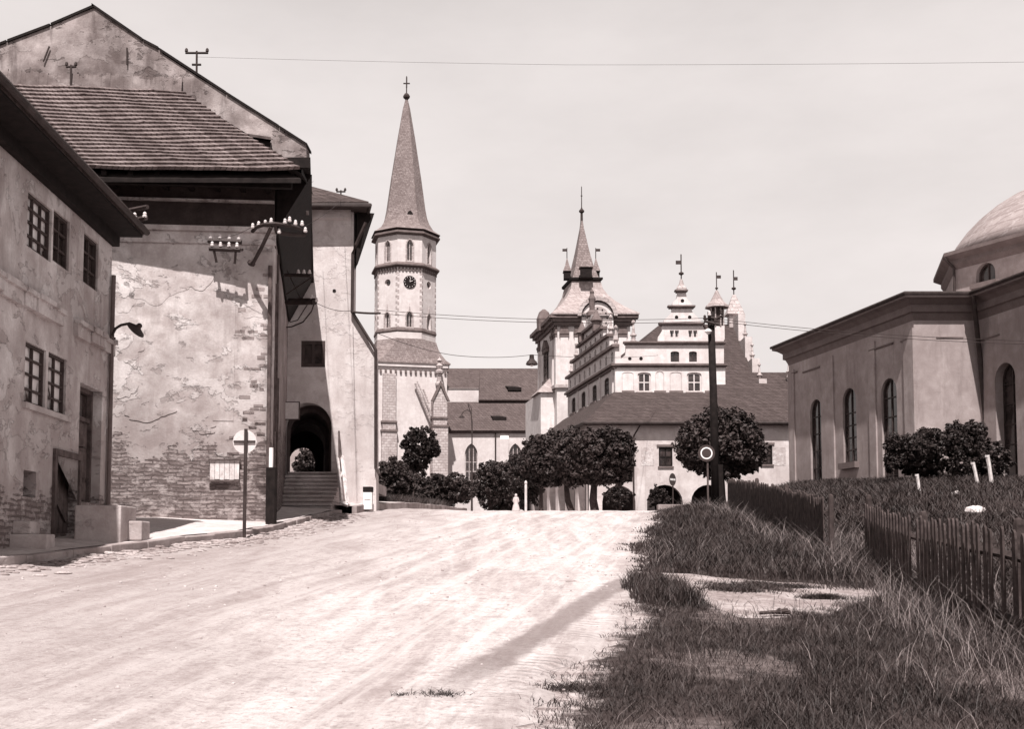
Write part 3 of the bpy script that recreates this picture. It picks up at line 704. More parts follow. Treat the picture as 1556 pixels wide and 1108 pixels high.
# big corner bracket
pts=[P(383,352,25.3),P(390,345,25.2),P(402,341,25.1),P(418,340,25.1),P(432,342,25.2),P(446,344,25.4),P(461,349,25.8)]
pts2=[P(420,353,25.2),P(440,356,25.4),P(463,357,25.9)]
bracket('insulator_bracket','large curved crossarm carrying many white insulators at the wall corner',pts[3],[(pts,.045),(pts2,.05),([pts[3],pts2[0]],.04),([pts[6],pts2[2]],.04)],
  [P(x,y,25.2)+Vector((0,0,.0)) for x,y in((384,347),(393,344),(403,342),(412,339),(433,340),(440,337),(449,342),(459,343),(424,355),(464,353))],
  [([P(412,345,25.1),P(398,375,25.4),P(384,401,25.9)],.05),([P(384,401,25.9),P(380,399,26.1)],.07)])
A=P(434,418,30);B=P(473,419,29.0)
bracket('insulator_bracket','plain iron arm with small insulators below the dark side eave',A,[([A,B],.05),([A+Vector((0,0,-.55)),B+Vector((0,0,-.05))],.02)],[lerp(A,B,k)+Vector((0,0,.04)) for k in(.5,.72,.93)])
A=P(436,460,31);B=P(478,459,30)
bracket('insulator_bracket','thick iron arm with looping cables, lower on the side wall above the stair lane',A,[([A,B],.08),([A+Vector((.05,0,.1)),B+Vector((0,0,.08))],.03)],[B+Vector((.05,0,.0)),lerp(A,B,.9)+Vector((0,0,.08))],
  [([B,lerp(A,B,.9)+Vector((0,0,-.25)),lerp(A,B,.6)+Vector((0,0,-.55)),lerp(A,B,.2)+Vector((0,0,-.68)),A+Vector((0,0,-.7))],.02),([A+Vector((0,0,.9)),lerp(A,B,.5)+Vector((0,0,.1))],.015),([lerp(A,B,.8),lerp(A,B,.4)+Vector((0,0,-.5)),A+Vector((.1,0,-.55))],.015)])
# goose-neck lamp
t=thing('wall_lamp','curved goose-neck wall lamp with a dark flared shade beside the house corner','lamp',P(170,519,22.0))
pts=[P(x,y,21.9) for x,y in((169,519),(171,508),(176,499),(184,494),(194,492),(203,494),(207,497))]; pts[0].y=22.0
MB().tube(pts,.028,7).build('arm','metal',t)
c=P(209,498,21.85); m_=MB(); m_.lathe((0,0,0),[(.03,.10),(.05,.08),(.06,.02),(.20,-.05),(.205,-.07),(.05,-.02)],14)
R_=Matrix.Rotation(math.radians(48),4,'Y')@Matrix.Rotation(math.radians(12),4,'X'); m_.v=[tuple(R_@Vector(v)+c) for v in m_.v]; m_.build('lamp_shade','metal',t)
m_=MB(); m_.lathe((0,0,0),[(.0,0),(.035,-.03),(.04,-.08),(.02,-.12),(0,-.13)],8); m_.v=[tuple(R_@Vector(v)+c) for v in m_.v]; m_.build('bulb','ceramic',t)
MB().tube([pts[0]+Vector((0,0,-.12)),pts[0]+Vector((0,0,.1))],.05).build('wall_plate','metal',t)
# roof poles
def tpole(px,py,py0,Y,w,label,extra=0,grp='iron wire poles on the roofs'):
    base_=P(px,py0,Y); top=P(px,py,Y); t=thing('roof_wire_pole',label,'wire pole',base_,grp)
    MB().tube([base_+Vector((0,0,-.3)),top+Vector((0,0,.05))],.028).build('pole','metal',t)
    m=MB(); m.tube([top+Vector((-w,0,0)),top+Vector((w,0,0))],.03)
    if extra: m.tube([top+Vector((-w*.4,0,-extra)),top+Vector((w*.4,0,-extra))],.03)
    m.build('crossarm','metal',t)
    for k in(-1,1):
        q=MB(); q.lathe(top+Vector((k*w*.92,0,.02)),[(.02,0),(.045,.02),(.04,.08),(.02,.11)],6); q.build('insulator','metal',t)
    return t
tpole(299,80,112,28.9,.30,'T-shaped wire pole behind the right slope of the brick gable',.32)
tpole(108,101,122,28.35,.13,'small wire pole standing on the ridge of the shingle roof')
MB_=MB(); 
for (x0,y0_,x1,y1_) in((75,70,66,93),(193,72,193,98)):
    q=MB(); q.tube([P(x0,y0_,28.44),P(x1,y1_,28.44)],.022); o=q.build('wall_rod','metal'); tag(o,'thin leaning iron rod on the brick gable, left of the wire pole' if x0<100 else 'thin upright iron rod on the brick gable, right of the wire pole','rod','iron rods on the gable')
# sign on post by the kerb (seen from behind)
g=onground(371,820); Yp=g.y; t=thing('round_road_sign','round pale sign seen from behind on a dark post at the kerb','road sign',g)
top=P(371,652,Yp); MB().tube([g-Vector((0,0,.2)),Vector((g.x,Yp,top.z))],.036,8).build('post','metal',t)
c=P(371,671,Yp); m=MB(); f=Fr((c.x,Yp+.05,c.z),(1,0,0)); m.fpoly(f,archp(-.245,-.245,.245,.245,'circle'),-.012,.0); m.build('sign_plate','signback',t)
m=MB(); m.fbox(f,-.22,-.02,.22,.02,.002,.035); m.build('clamp','metal',t)
# dark bollard with white tube at the corner
c=P(409,790,25.6); gz=Gs(c.x,c.y); t=thing('cable_post','dark wooden guard post with a slim white tube on top, at the wall corner','post',(c.x,25.8,gz))
MB().tube([(c.x,25.8,gz-.1),(c.x,25.8,ZP(711,25.8))],.13,8).build('guard','black_wood',t)
MB().tube([(c.x-.01,25.75,ZP(711,25.8)),(c.x-.01,25.75,ZP(681,25.8))],.05,8).build('tube','enamel',t)
# gutter cobbles between kerb and road
st=MB(); rr=random.Random(8)
for i in range(1500):
    y=rr.uniform(8,34); x=float(xkerb(y))+.02+abs(rr.gauss(0,.42)); 
    if x>float(xkerb(y))+1.4: continue
    s=rr.uniform(.03,.11)*(1.2 if rr.random()<.2 else .8); z=Gs(x,y)+.012
    st.lathe((x,y,z-s*.15),[(s*.8,0),(s*.95,s*.22),(s*.55,s*.42)],6,rr.random()*6,1,rr.uniform(.6,1.2))
o=st.build('gutter_stones','rubble'); tag(o,'strip of broken gutter stones along the left kerb','stones',kind='stuff')
st=MB()
for i in range(900):
    y=6.5+rr.random()**1.6*36; x=rr.uniform(float(xkerb(y))+.4,float(xroad(y))+.3); s=rr.uniform(.004,.018)*(1 if y<14 else 1.5)
    st.lathe((x,y,Gs(x,y)+.012),[(s,0),(s*.9,s*.5),(s*.4,s*.8)],5,rr.random()*6,1,rr.uniform(.6,1.3))
o=st.build('road_pebbles','pebble'); tag(o,'loose pebbles scattered over the pale dirt road','pebbles',kind='stuff')
# ------------------------------------------------------------------ GATE BUILDING
YG2=37.6; GF=Fr((0,YG2,0),(1,0,0))
def guv(px,py): return GF.uv(px,py)
gate=thing('gate_building','pale plastered house with dark arched passage and sloping buttress edge','building',(P(500,700,YG2).x,YG2,0))
ar=GF.R(430,612,503,735); wn=GF.R(458,518,494,558)
zt=guv(500,322)[1]
out=[guv(400,800),guv(573,800),guv(571,540),guv(536,474),(guv(536,474)[0],zt),(guv(400,474)[0],zt)]
out[0]=(guv(400,700)[0],1.5); out[1]=(guv(573,700)[0],1.5)
mb=MB(); mb.fpoly(GF,out,-.7,0,[archp(*ar,'round',14),rectp(*wn)]); mb.build('wall','gate_wall',gate)
# side wall going back, and cove under the eave
gd=Vector((-.22,1,0)).normalized(); a=GF.p(guv(534,474)[0],0); GS=Fr(a+Vector((0,.7,0)),gd)
mb=MB(); mb.fbox(GS,0,1.5,6.5,zt-.02,-.5,0); mb.build('side_wall','gate_wall',gate)
mb=MB(); z0=guv(500,372)[1]; z1=guv(500,336)[1]; u0=guv(440,330)[0]; u1=guv(534,330)[0]
mb.loft([[GF.p(u0,z0,0.003),GF.p(u0,z0-.02,.02),GF.p(u0,z1,.10),GF.p(u0,z1+.05,.22),GF.p(u0,zt,.24),GF.p(u0,zt,.003)],[GF.p(u1,z0,0.003),GF.p(u1,z0-.02,.02),GF.p(u1,z1,.10),GF.p(u1,z1+.05,.22),GF.p(u1,zt,.24),GF.p(u1,zt,.003)]])
mb.build('eave_cove','gate_wall',gate)
# passage: vaulted tunnel with ribs
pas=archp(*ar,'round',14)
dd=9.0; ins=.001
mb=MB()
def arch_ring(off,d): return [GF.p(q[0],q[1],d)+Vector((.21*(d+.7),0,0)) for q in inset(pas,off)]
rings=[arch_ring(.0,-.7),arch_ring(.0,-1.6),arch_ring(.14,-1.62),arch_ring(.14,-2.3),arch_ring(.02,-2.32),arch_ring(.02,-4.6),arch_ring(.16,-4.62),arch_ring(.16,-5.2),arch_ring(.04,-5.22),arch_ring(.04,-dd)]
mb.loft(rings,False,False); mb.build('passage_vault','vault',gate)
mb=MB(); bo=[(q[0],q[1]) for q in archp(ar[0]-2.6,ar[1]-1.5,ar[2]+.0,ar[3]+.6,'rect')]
e=GF; e9=Fr((0,YG2+dd,0),(1,0,0)).R(438,680,478,760); ho=archp(*e9,'round'); mb.fpoly(GF,bo,-dd-.3,-dd,[ho]); mb.build('passage_end_wall','shade_dark',gate)
window(gate,GF,*wn,depth=.06,cols=2,rows=1,bar=.09,gm='glass')
mb=MB(); slit=guv(508,442); mb.fpoly(GF,archp(slit[0]-.06,slit[1]-.08,slit[0]+.06,slit[1]+.08,'circle'),-.02,.012); mb.build('vent_hole','black',gate)
# roof
mb=MB(); ue=guv(558,330)[0]; ze=zt
y0=YG2-.65; yb=YG2+7.5
A_=Vector((GF.p(guv(400,330)[0],0).x,y0,ze)); B_=Vector((P(560,326,y0).x,y0,ze)); Cc=Vector((B_.x-.22*8.1,yb+.6,ze)); D_=Vector((A_.x-1,yb+.6,ze))
rh=ze+2.4; R1=Vector((P(470,300,YG2+2).x-1.6,YG2+3.4,rh)); R2=Vector((R1.x-2,YG2+3.6,rh))
up=Vector((0,0,.16))
mb.add([A_,B_,Cc,D_,A_+up,B_+up,Cc+up,D_+up,R1,R2],[(0,3,2,1),(0,1,5,4),(1,2,6,5),(2,3,7,6),(3,0,4,7),(4,5,8,9),(5,6,8),(6,7,9,8),(7,4,9)])
mb.build('roof','tile',gate)
mb=MB(); mb.tube([A_+Vector((0,-.05,.02)),B_+Vector((.05,-.05,.02)),Cc+Vector((.05,0,.02))],.075,8); mb.build('gutter','metal',gate)
# dark cove of the side eave
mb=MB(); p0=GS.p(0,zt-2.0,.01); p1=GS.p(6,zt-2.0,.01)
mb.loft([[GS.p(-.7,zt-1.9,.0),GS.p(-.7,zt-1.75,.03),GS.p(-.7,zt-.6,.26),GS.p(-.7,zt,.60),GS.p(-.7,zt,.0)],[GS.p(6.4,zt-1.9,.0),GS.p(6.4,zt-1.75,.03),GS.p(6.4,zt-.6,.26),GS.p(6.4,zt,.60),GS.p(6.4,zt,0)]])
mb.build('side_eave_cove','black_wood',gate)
mb=MB(); k=-.12
mb.tube([P(556,338,37.0),P(541,372,37.2),P(536,385,37.45),P(535,474,37.45),P(571,532,37.45),P(571,712,37.45),P(577,722,37.2)],.055,8); mb.build('drainpipe','metal',gate)
tpole(518,291,305,YG2+1.0,.16,'small wire pole on the low roof above the arched passage')
# long stair rising to the passage
zt_s=ZP(718,37.5); zb_s=ZP(773,34.6); n=9
t=thing('stone_stair','broad flight of stone steps climbing to the arched passage','stairs',(P(476,770,35).x,34.6,zb_s))
xa=P(424,740,36).x; xb=P(514,740,36).x
for i in range(n):
    h=(zt_s-zb_s)/n; y=34.6+i*.33
    MB().box(((xa+xb)/2,(y+.06+38.2)/2,zb_s+h*(i+.5)-.06),(xb-xa-.02,38.14-y,h)).box(((xa+xb)/2,(y+38.2)/2,zb_s+h*(i+1)-.03),(xb-xa+.05*math.sin(i*3),38.2-y,.06)).build('step',M['stonestep'],t,bevel=.01)
MB().box(((xa+xb)/2-1.2,42.5,zt_s-.2),(5,8.5,.39)).build('passage_floor','stonestep',gate)
t2=thing('stair_balustrade','slanting pale plank railing along the right side of the stone stair','railing',(xb+.12,34.8,zb_s))
mb=MB(); u_=P(515,694,37.4); l_=P(519,768,35.0)
mb.tube([P(513,697,37.3),P(519,766,34.9)],.055,4); mb.build('handrail','board',t2)
mb=MB(); mb.tube([P(520,694,37.4),P(528,766,34.9)],.06,4); mb.build('handrail','board',t2)
mb=MB(); mb.tube([P(517,764,34.95),P(529,768,34.9)],.07,4); mb.build('foot_board','board',t2)
mb=MB(); mb.tube([P(515,655,37.4),P(517,700,37.35)],[.03,.07],6); mb.build('post','wood',t2)
for (a_,b_) in(((521,715,36.9),(516,730,36.8)),): MB().tube([P(*a_),P(*b_)],.03,4).build('strut','board',t2)
# square sign board beside the passage
r=GF.R(434,612,454,636); t=thing('square_sign','small square grey board hanging at the left edge of the arched passage','sign',(GF.p(r[0],r[1]).x,36.5,r[1]))
f=Fr((0,36.4,0),(1,0,0)); r=f.R(433,612,454,637); MB().fpoly(f,rectp(*r),0,.03).build('panel','signback',t)
m=MB(); m.fpoly(f,inset(rectp(*r),-.03),-.02,.04,[rectp(*r)]); m.build('frame','wood',t)
m=MB(); m.tube([P(432,613,36.45),P(424,613,36.7)],.02); m.build('bracket','metal',t)
# white box with dark top
c=P(558,769,36.3); gz=ZP(770,36.3); t=thing('litter_box','pale box with dark lid against the foot of the buttress wall','litter bin',(c.x,36.3,gz-.05))
x0=P(552,750,36.2).x; x1=P(565,750,36.2).x; zz=ZP(748,36.2); zz2=ZP(740,36.2)
m=MB(); m.box(((x0+x1)/2,36.35,(gz+zz)/2-.05),(x1-x0,.3,zz-gz+.1)); m.build('body','enamel',t,bevel=.01)
m=MB(); m.box(((x0+x1)/2,36.35,(zz+zz2)/2+.003),(x1-x0+.03,.33,zz2-zz)); m.build('lid','black_wood',t,bevel=.01)
m=MB(); m.box(((x0+x1)/2,36.19,(gz+zz)/2),(x1-x0-.08,.01,.03)); m.build('band','lightframe',t)
# ------------------------------------------------------------------ CHURCH
church=thing('church','large white gothic church with tall spired tower and tiled roofs','church',(-14,151,0))
ca=math.radians(14); A0=P(575,600,146.0); A0.z=0
UX=Vector((math.cos(ca),math.sin(ca),0)); UY=Vector((-math.sin(ca),math.cos(ca),0)); SWD=9.15
cc=A0+UX*SWD/2+UY*SWD/2
zc=ZP(556,149)          # eave of the square part
TF=Fr(A0,UX); TL_=Fr(A0+UY*SWD,-UY); TR_=Fr(A0+UX*SWD,UY); TB=Fr(A0+UX*SWD+UY*SWD,-UX)
mb=MB(); mb.hexa([A0+Vector((0,0,0)),A0+UX*SWD,A0+UX*SWD+UY*SWD,A0+UY*SWD]+[q+Vector((0,0,zc)) for q in(A0,A0+UX*SWD,A0+UX*SWD+UY*SWD,A0+UY*SWD)])
tw=mb.build('tower_base','church_wall',church)
mb=MB()
for f in(TF,TL_,TR_):
    for i in range(14): 
        u=.25+i*(SWD-.5)/13; mb.fbox(f,u-.13,zc-1.35,u+.13,zc-.85,.02,.24)
mb.build('corbel_frieze','trim',church)
mb=MB()
for f in(TF,TL_,TR_): mb.fbox(f,-.1,zc-.5,SWD+.1,zc-.02,-.02,.28)
mb.build('base_cornice','church_wall',church)
# corner buttresses
def buttress(f,u0,u1,v1,d,vc,gable=False):
    m=MB(); m.fbox(f,u0,0,u1,vc,-.1,d); m.fbox(f,u0+.12,vc+.3,u1-.12,v1,-.1,d-.25); m.build('buttress','stone',church)
    m=MB(); m.fbox(f,u0-.12,vc,u1+.12,vc+.28,-.05,d+.12); m.fbox(f,u0-.08,vc+1.2,u1+.08,vc+1.45,-.05,d-.1)
    m.build('buttress_band','trim',church)
bu=TF.R(580,560,602,640); vc=TF.uv(590,657)[1]
buttress(TF,bu[0],bu[2],zc-1.5,.7,vc)
bu=TF.R(658,600,681,640); f2=Fr(A0-UY*2.2+UX*.15,UX); bu=f2.R(658,600,681,640); vc2=f2.uv(670,649)[1]; vt=f2.uv(670,606)[1]
m=MB(); m.fbox(f2,bu[0],0,bu[2],vc2,-2.2,0); m.fbox(f2,bu[0]+.1,vc2+.3,bu[2]-.1,vt,-2.2,-.15); 
cu=(bu[0]+bu[2])/2; m.fpoly(f2,[(bu[0]+.1,vt),(bu[2]-.1,vt),(cu,vt+1.9)],-2.2,-.15); m.build('buttress','stone',church)
m=MB(); m.fbox(f2,bu[0]-.1,vc2,bu[2]+.1,vc2+.28,-2.1,.1); m.fbox(f2,bu[0]-.1,vc2+1.1,bu[2]+.1,vc2+1.35,-2.1,.0)
m.fpoly(f2,[(bu[0]-.25,vt-.3),(bu[0]+.05,vt-.3),(cu,vt+1.75),(bu[2]-.05,vt-.3),(bu[2]+.25,vt-.3),(cu,vt+2.4)],-.4,.06); m.build('buttress_band','trim',church)
m=MB(); pb=f2.p(cu,vt+1.9,-1.0); m.lathe(pb,[(.55,0),(.55,.3),(.3,.5),(.3,1.4),(.6,1.6),(.65,1.9),(.3,2.1),(.5,2.6),(.12,3.0),(.35,3.3),(0,3.8)],8); m.build('pinnacle','stone',church)
# raking stair coping on the tower wall
m=MB(); f3=Fr(A0-UY*.5,UX)
for w_,(x0,y0,x1,y1) in((.16,(631,583,657,646)),(.12,(634,580,660,640)),(.14,(643,592,652,614))):
    m.tube([f3.p(*f3.uv(x0,y0)),f3.p(*f3.uv(x1,y1))],w_,5)
m.build('raking_coping','stone',church)
# broach roof square -> octagon
zo=ZP(520,149.5)
Rw=ZP(0,1)*0+ (P(660,450,149.5).x-P(571,450,149.5).x)/2
oc=Vector(((P(660,450,151).x+P(571,450,151).x)/2,151.2,0)); RO=Rw/math.cos(PI/8)*1.0
rot0=ca-PI/2-PI/8   # first vertex
def octr(r,z,c=oc): return [Vector((c.x+r*math.cos(rot0+PI/4*k),c.y+r*math.sin(rot0+PI/4*k),z)) for k in range(8)]
def sqr(k,z):
    hw=SWD/2*k; q=[]
    for j in range(8):
        an=rot0+PI/4*j-ca; x=math.cos(an); y=math.sin(an); q.append(cc+UX*hw*(1 if x>0 else -1)+UY*hw*(1 if y>0 else -1)+Vector((0,0,z)))
    return q
m=MB(); rr0=[sqr(1.09,zc-.05),sqr(1.09,zc+.1)]
for k in(.25,.5,.75,1):
    a_=sqr(1.09,0); b_=octr(RO*1.02,0); zz=zc+.1+(zo-zc)*(k**1.25)
    ring=[lerp(p,q_,1-(1-k)**1.35) for p,q_ in zip(a_,b_)]
    for p in ring: p.z=zz
    rr0.append(ring)
m.loft(rr0); m.build('broach_roof','slate',church)
# octagonal storeys
def zz_(py): return ZP(py,149)
z_a,z_b,z_c,z_d=zo,zz_(507),zz_(410),zz_(360)
m=MB()
for k in range(8):
    v=octr(RO,0)
    a_=v[k]; b_=v[(k+1)%8]; f=Fr(a_,b_-a_); W=(b_-a_).length; c=W/2
    if f.N.dot(a_-oc)<0: f=Fr(b_,a_-b_)
    hs=[]
    hs.append(('lower_lancet',(c-.42,zz_(501)+0,c+.42,zz_(477)),'gothic'))
    hs.append(('upper_lancet',(c-.42,zz_(401),c+.42,zz_(369)),'gothic'))
    R0=.50; hs.append(('round_window',(c-R0,zz_(433)-R0,c+R0,zz_(433)+R0),'circle'))
    m.fpoly(f,rectp(0,z_a-.2,W,z_d),-.35,0,[archp(*h[1],h[2]) for h in hs],back=False)
    vis=f.N.y<.3
    if vis:
        for nm,r_,kd in hs:
            window(church,f,*r_,kind=kd,depth=.3,cols=2 if kd=='gothic' else 1,rows=1,bar=.09,fm='stone',name=nm)
        q=MB(); 
        for zt0 in np.arange(z_b+.3,z_c-.8,.8):
            q.fbox(f,0.0,zt0,.34 if int(zt0*10)%2 else .24,zt0+.42,0,.025); q.fbox(f,W-.3,zt0+.2,W,zt0+.6,0,.028)
        for nm,r_,kd in hs[:1]:
            q.fpoly(f,inset(archp(*r_,kd),-.16),.0,.07,[archp(*r_,kd)]); q.fpoly(f,[(c-.12,r_[3]+.15),(c+.12,r_[3]+.15),(c,r_[3]+1.1)],0,.08)
        q.fpoly(f,inset(archp(*hs[1][1],'gothic'),-.16),.0,.07,[archp(*hs[1][1],'gothic')])
        q.build('quoins','stone',church)
        if abs(f.N.dot(Vector((.30,-.95,0)).normalized()))>.96:
            q=MB(); q.fpoly(f,archp(c-.85,zz_(433)-.85,c+.85,zz_(433)+.85,'circle'),-.2,.12); ck=q.build('clock_face','black_wood',church)
            q=MB(); 
            for i in range(12):
                an=i*PI/6; q.fbox(Fr(f.p(c,0,0),f.U),.68*math.cos(an)-.04,zz_(433)+.68*math.sin(an)-.06,.68*math.cos(an)+.04,zz_(433)+.68*math.sin(an)+.06,.12,.14)
            q.build('hour_marks','board',ck)
            q=MB(); q.tube([f.p(c,zz_(433),.16),f.p(c+.1,zz_(433)+.6,.16)],.04,4); q.tube([f.p(c,zz_(433),.17),f.p(c+.38,zz_(433)+.15,.17)],.05,4); q.build('clock_hands','board',ck)
m.build('octagon_wall','church_wall',church)
def oband(nm,z,h,pr,mat='trim'):
    q=MB(); q.loft([octr(RO+.02,z-.1),octr(RO+pr,z+h*.4),octr(RO+pr,z+h),octr(RO+.02,z+h+.35)]); q.build(nm,mat,church)
oband('lower_band',z_b,.18,.12); oband('middle_cornice',z_c,.3,.5); oband('upper_cornice',z_d-.1,.3,.55)
q=MB()
for k in range(8):
    v=octr(RO,0); a_=v[k]; b_=v[(k+1)%8]; f=Fr(a_,b_-a_)
    if f.N.dot(a_-oc)<0: f=Fr(b_,a_-b_)
    for i in range(7): u=(i+.5)*(b_-a_).length/7; q.fbox(f,u-.12,z_c-.6,u+.12,z_c-.15,0,.15)
q.build('dentil_frieze','trim',church)
# spire
m=MB(); pr=[(362,46.5,0)]
zs=lambda py: ZP(py,151.2)
q_=[(RO+.6,zs(360)),(RO*.9,zs(352)),(RO*.78,zs(343)),(RO*.70,zs(333)),(RO*.645,zs(320)),(RO*.5,zs(272)),(RO*.30,zs(213)),(RO*.12,zs(165)),(.16,zs(150))]
m.loft([octr(r,z) for r,z in q_]); m.build('spire','slate',church)
m=MB(); tp=Vector((oc.x,oc.y,zs(150))); m.lathe(tp,[(.1,-.2),(.45,.15),(.48,.4),(.3,.7),(.08,.85),(.07,3.2),(.0,3.3)],8); m.build('finial','metal',church)
m=MB(); c_=tp+Vector((0,0,2.2)); m.tube([c_-Vector((.45,0,0)),c_+Vector((.45,0,0))],.10,5); m.tube([c_-Vector((0,0,.6)),c_+Vector((0,0,.9))],.10,5); m.build('cross','metal',church)
# spire dormers
for px,py,s in((623,327,.42),(617,200,.16),(620,270,.22)):
    Y=151.2-RO*.66*(1-(333-py)/190 if py<333 else 1)*.95; c_=P(px,py,Y); f=Fr((c_.x,c_.y,0),UX); q=MB(); q.fpoly(f,archp(-s,c_.z-s*1.6,s,c_.z+s*1.6,'gothic'),-1,.1); q.build('spire_dormer','black_wood',church)
# light tin parapet patch at the spire foot
# nave and aisle
def hp(px,py,Y): return P(px,py,Y)
xl=P(672,600,158).x; XR=P(835,600,158).x+6
zw=ZP(655,155.5); AF=Fr((xl-3,155.5,0),(1,0,0)); AWL=XR-xl+3
win=[]; 
for px in(716,783): 
    r=AF.R(px-9.5,674,px+9.5,745); r=(r[0],ZP(745,155.5),r[2],r[3]); win.append(r)
m=MB(); m.fpoly(AF,rectp(0,0,AWL,zw),-.8,0,[archp(*r,'gothic') for r in win]); m.build('aisle_wall','church_wall',church)
for r in win: window(church,AF,*r,kind='gothic',depth=.35,cols=3,rows=5,bar=.10,fm='stone',name='lancet_window')
m=MB(); m.fbox(AF,0,zw-.35,AWL,zw-.02,-.1,.25); m.build('aisle_cornice','trim',church)
m=MB(); u0=AF.uv(760,700)[0]; m.fbox(AF,u0,0,u0+1.2,ZP(668,155),-.1,.9); m.hexa([AF.p(u0,ZP(668,155),0),AF.p(u0+1.2,ZP(668,155),0),AF.p(u0+1.2,ZP(668,155),.9),AF.p(u0,ZP(668,155),.9)]+[AF.p(u0,ZP(659,155),0),AF.p(u0+1.2,ZP(659,155),0),AF.p(u0+1.2,ZP(664,155),.3),AF.p(u0,ZP(664,155),.3)]); m.build('aisle_buttress','church_wall',church)
m=MB(); m.tube([AF.p(AF.uv(753,660)[0],zw-.2,.15),AF.p(AF.uv(753,660)[0],3,.15)],.12); m.build('drainpipe','metal',church)
ya,za=161.5,ZP(611,161.5)
m=MB(); slab(m,[Vector((xl,154.9,zw)),Vector((XR,154.9,zw)),Vector((XR,ya,za)),Vector((xl,ya,za))],.3); m.build('aisle_roof','tile2',church)
zn=ZP(606,162)
m=MB(); m.box(((xl+XR)/2,166,zn/2-1),(XR-xl,6,zn-.1-2)); 
m.build('nave_wall','church_wall',church)
m=MB(); x2=P(727,608,161).x; yr,zr_=168.5,ZP(560,168.5)
slab(m,[Vector((x2,160.9,ZP(608,161)-.0)),Vector((XR,160.9,ZP(608,161))),Vector((XR,yr,zr_)),Vector((x2,yr,zr_))],.3); z5=ZP(592,162.5)
slab(m,[Vector((xl-4,162.0,z5)),Vector((x2+.02,162.0,z5)),Vector((x2+.02,yr,zr_)),Vector((xl-4,yr,zr_))],.3)
slab(m,[Vector((xl-4,yr,zr_)),Vector((XR,yr,zr_)),Vector((XR,yr+8,zr_-10)),Vector((xl-4,yr+8,zr_-10))],.3)
m.build('nave_roof','tile2',church)
m=MB(); m.box(((xl+x2)/2-2,162.6,(z5+ZP(612,162.5))/2),(x2-xl+4,1,z5-ZP(614,162.5))); m.build('clerestory_wall','church_wall',church)
# roof hatches
for px,py,Y in((782,590,163.5),(759,635,158)):
    q=MB(); c_=P(px,py,Y); q.hexa([c_+Vector((a*1.0,-.9,b_)) for a,b_ in((-1,-.45),(1,-.45),(1,.0),(-1,.0))]+[c_+Vector((a*1.0-1.0*(b_>0),2.5,b_)) for a,b_ in((-1,-.45),(1,-.45),(1,.3),(-1,.9))]); q.build('roof_hatch','black_wood',church)
m=MB(); m.tube([P(717,656,155.3),P(716,620,157.5),P(711,613,160.8)],.06,4); m.build('lightning_wire','metal',church)
# ------------------------------------------------------------------ TOWN HALL
DS=Vector((-.169,1,0))            # direction of its long side going away
hall=thing('town_hall','white town hall with stepped ornamental gables over a tiled arcade roof','town hall',(5.2,80,0))
E0=P(888,650,80.0); E0.z=0; zE=ZP(642,80)
AF=Fr(E0+Vector((.35,.55,0)),(1,0,0)); asid=Fr(E0+Vector((.35,.55,0))+DS*26,-DS)
RX=26.0
# arcade front wall with arches
oc_=[]
for x0,x1,y1 in((893,962,653),):
    r=AF.R(x0,y1,x1,735); oc_.append((r,'round','loggia_arch'))
for x0,x1,y1 in((915,966,738),(983,1038,737),(1050,1103,737),(1128,1166,733),(1190,1240,733)):
    r=AF.R(x0,y1,x1,800); r=(r[0],r[3]-(r[2]-r[0])/2-1.6,r[2],r[3]); oc_.append((r,'round','arcade_arch'))
oc_[0]=((oc_[0][0][0],oc_[1][0][3]+.25,oc_[0][0][2],oc_[0][0][3]),'round','loggia_arch')
wn=[AF.R(1001,680,1022,709),AF.R(1158,677,1174,706)]
m=MB(); m.fpoly(AF,rectp(-.02,2,RX-AF.O.x,zE-.02),-.6,0,[archp(*o[0],o[1]) for o in oc_]+[rectp(*q_) for q_ in wn]); m.build('arcade_wall','white_old',hall)
for q_ in wn:
    window(hall,AF,*q_,depth=.12,cols=2,rows=2,bar=.09,fm='black_wood',sill=.12)
    MB().fbox(AF,q_[0]-.15,q_[3]+.05,q_[2]+.15,q_[3]+.2,-.02,.10).build('window_lintel','trim',hall)
for px in(984,1184):
    q_=AF.R(px-10,680,px+10,708); MB().fpoly(AF,rectp(*q_),-.02,.012).build('faded_fresco','fresco',hall)
MB().fpoly(AF,rectp(*AF.R(968,725,980,785)),-.02,.02).build('grey_render_patch','church_wall',hall)
# arcade back wall inside (dim) and floor
m=MB(); m.fbox(Fr(AF.O+Vector((0,0,0)),(1,0,0)),.8,2,RX-AF.O.x,zE-.3,-5.4,-5.2); m.build('arcade_inner_wall','shade_dark',hall)
# side arcade
SLn=asid; Ls=26*DS.length
ho=[]
for i in range(7):
    u=1.2+i*3.6; ho.append(archp(u,3.0,u+2.6,7.2,'round'))
m=MB(); m.fpoly(asid,rectp(0,2,Ls,zE-.02),-.55,0,ho); m.build('side_arcade_wall','white_old',hall)
m=MB(); m.fbox(asid,0,2,Ls-1,zE-.3,-5.2,-5.0); m.build('side_inner_wall','white_old',hall)
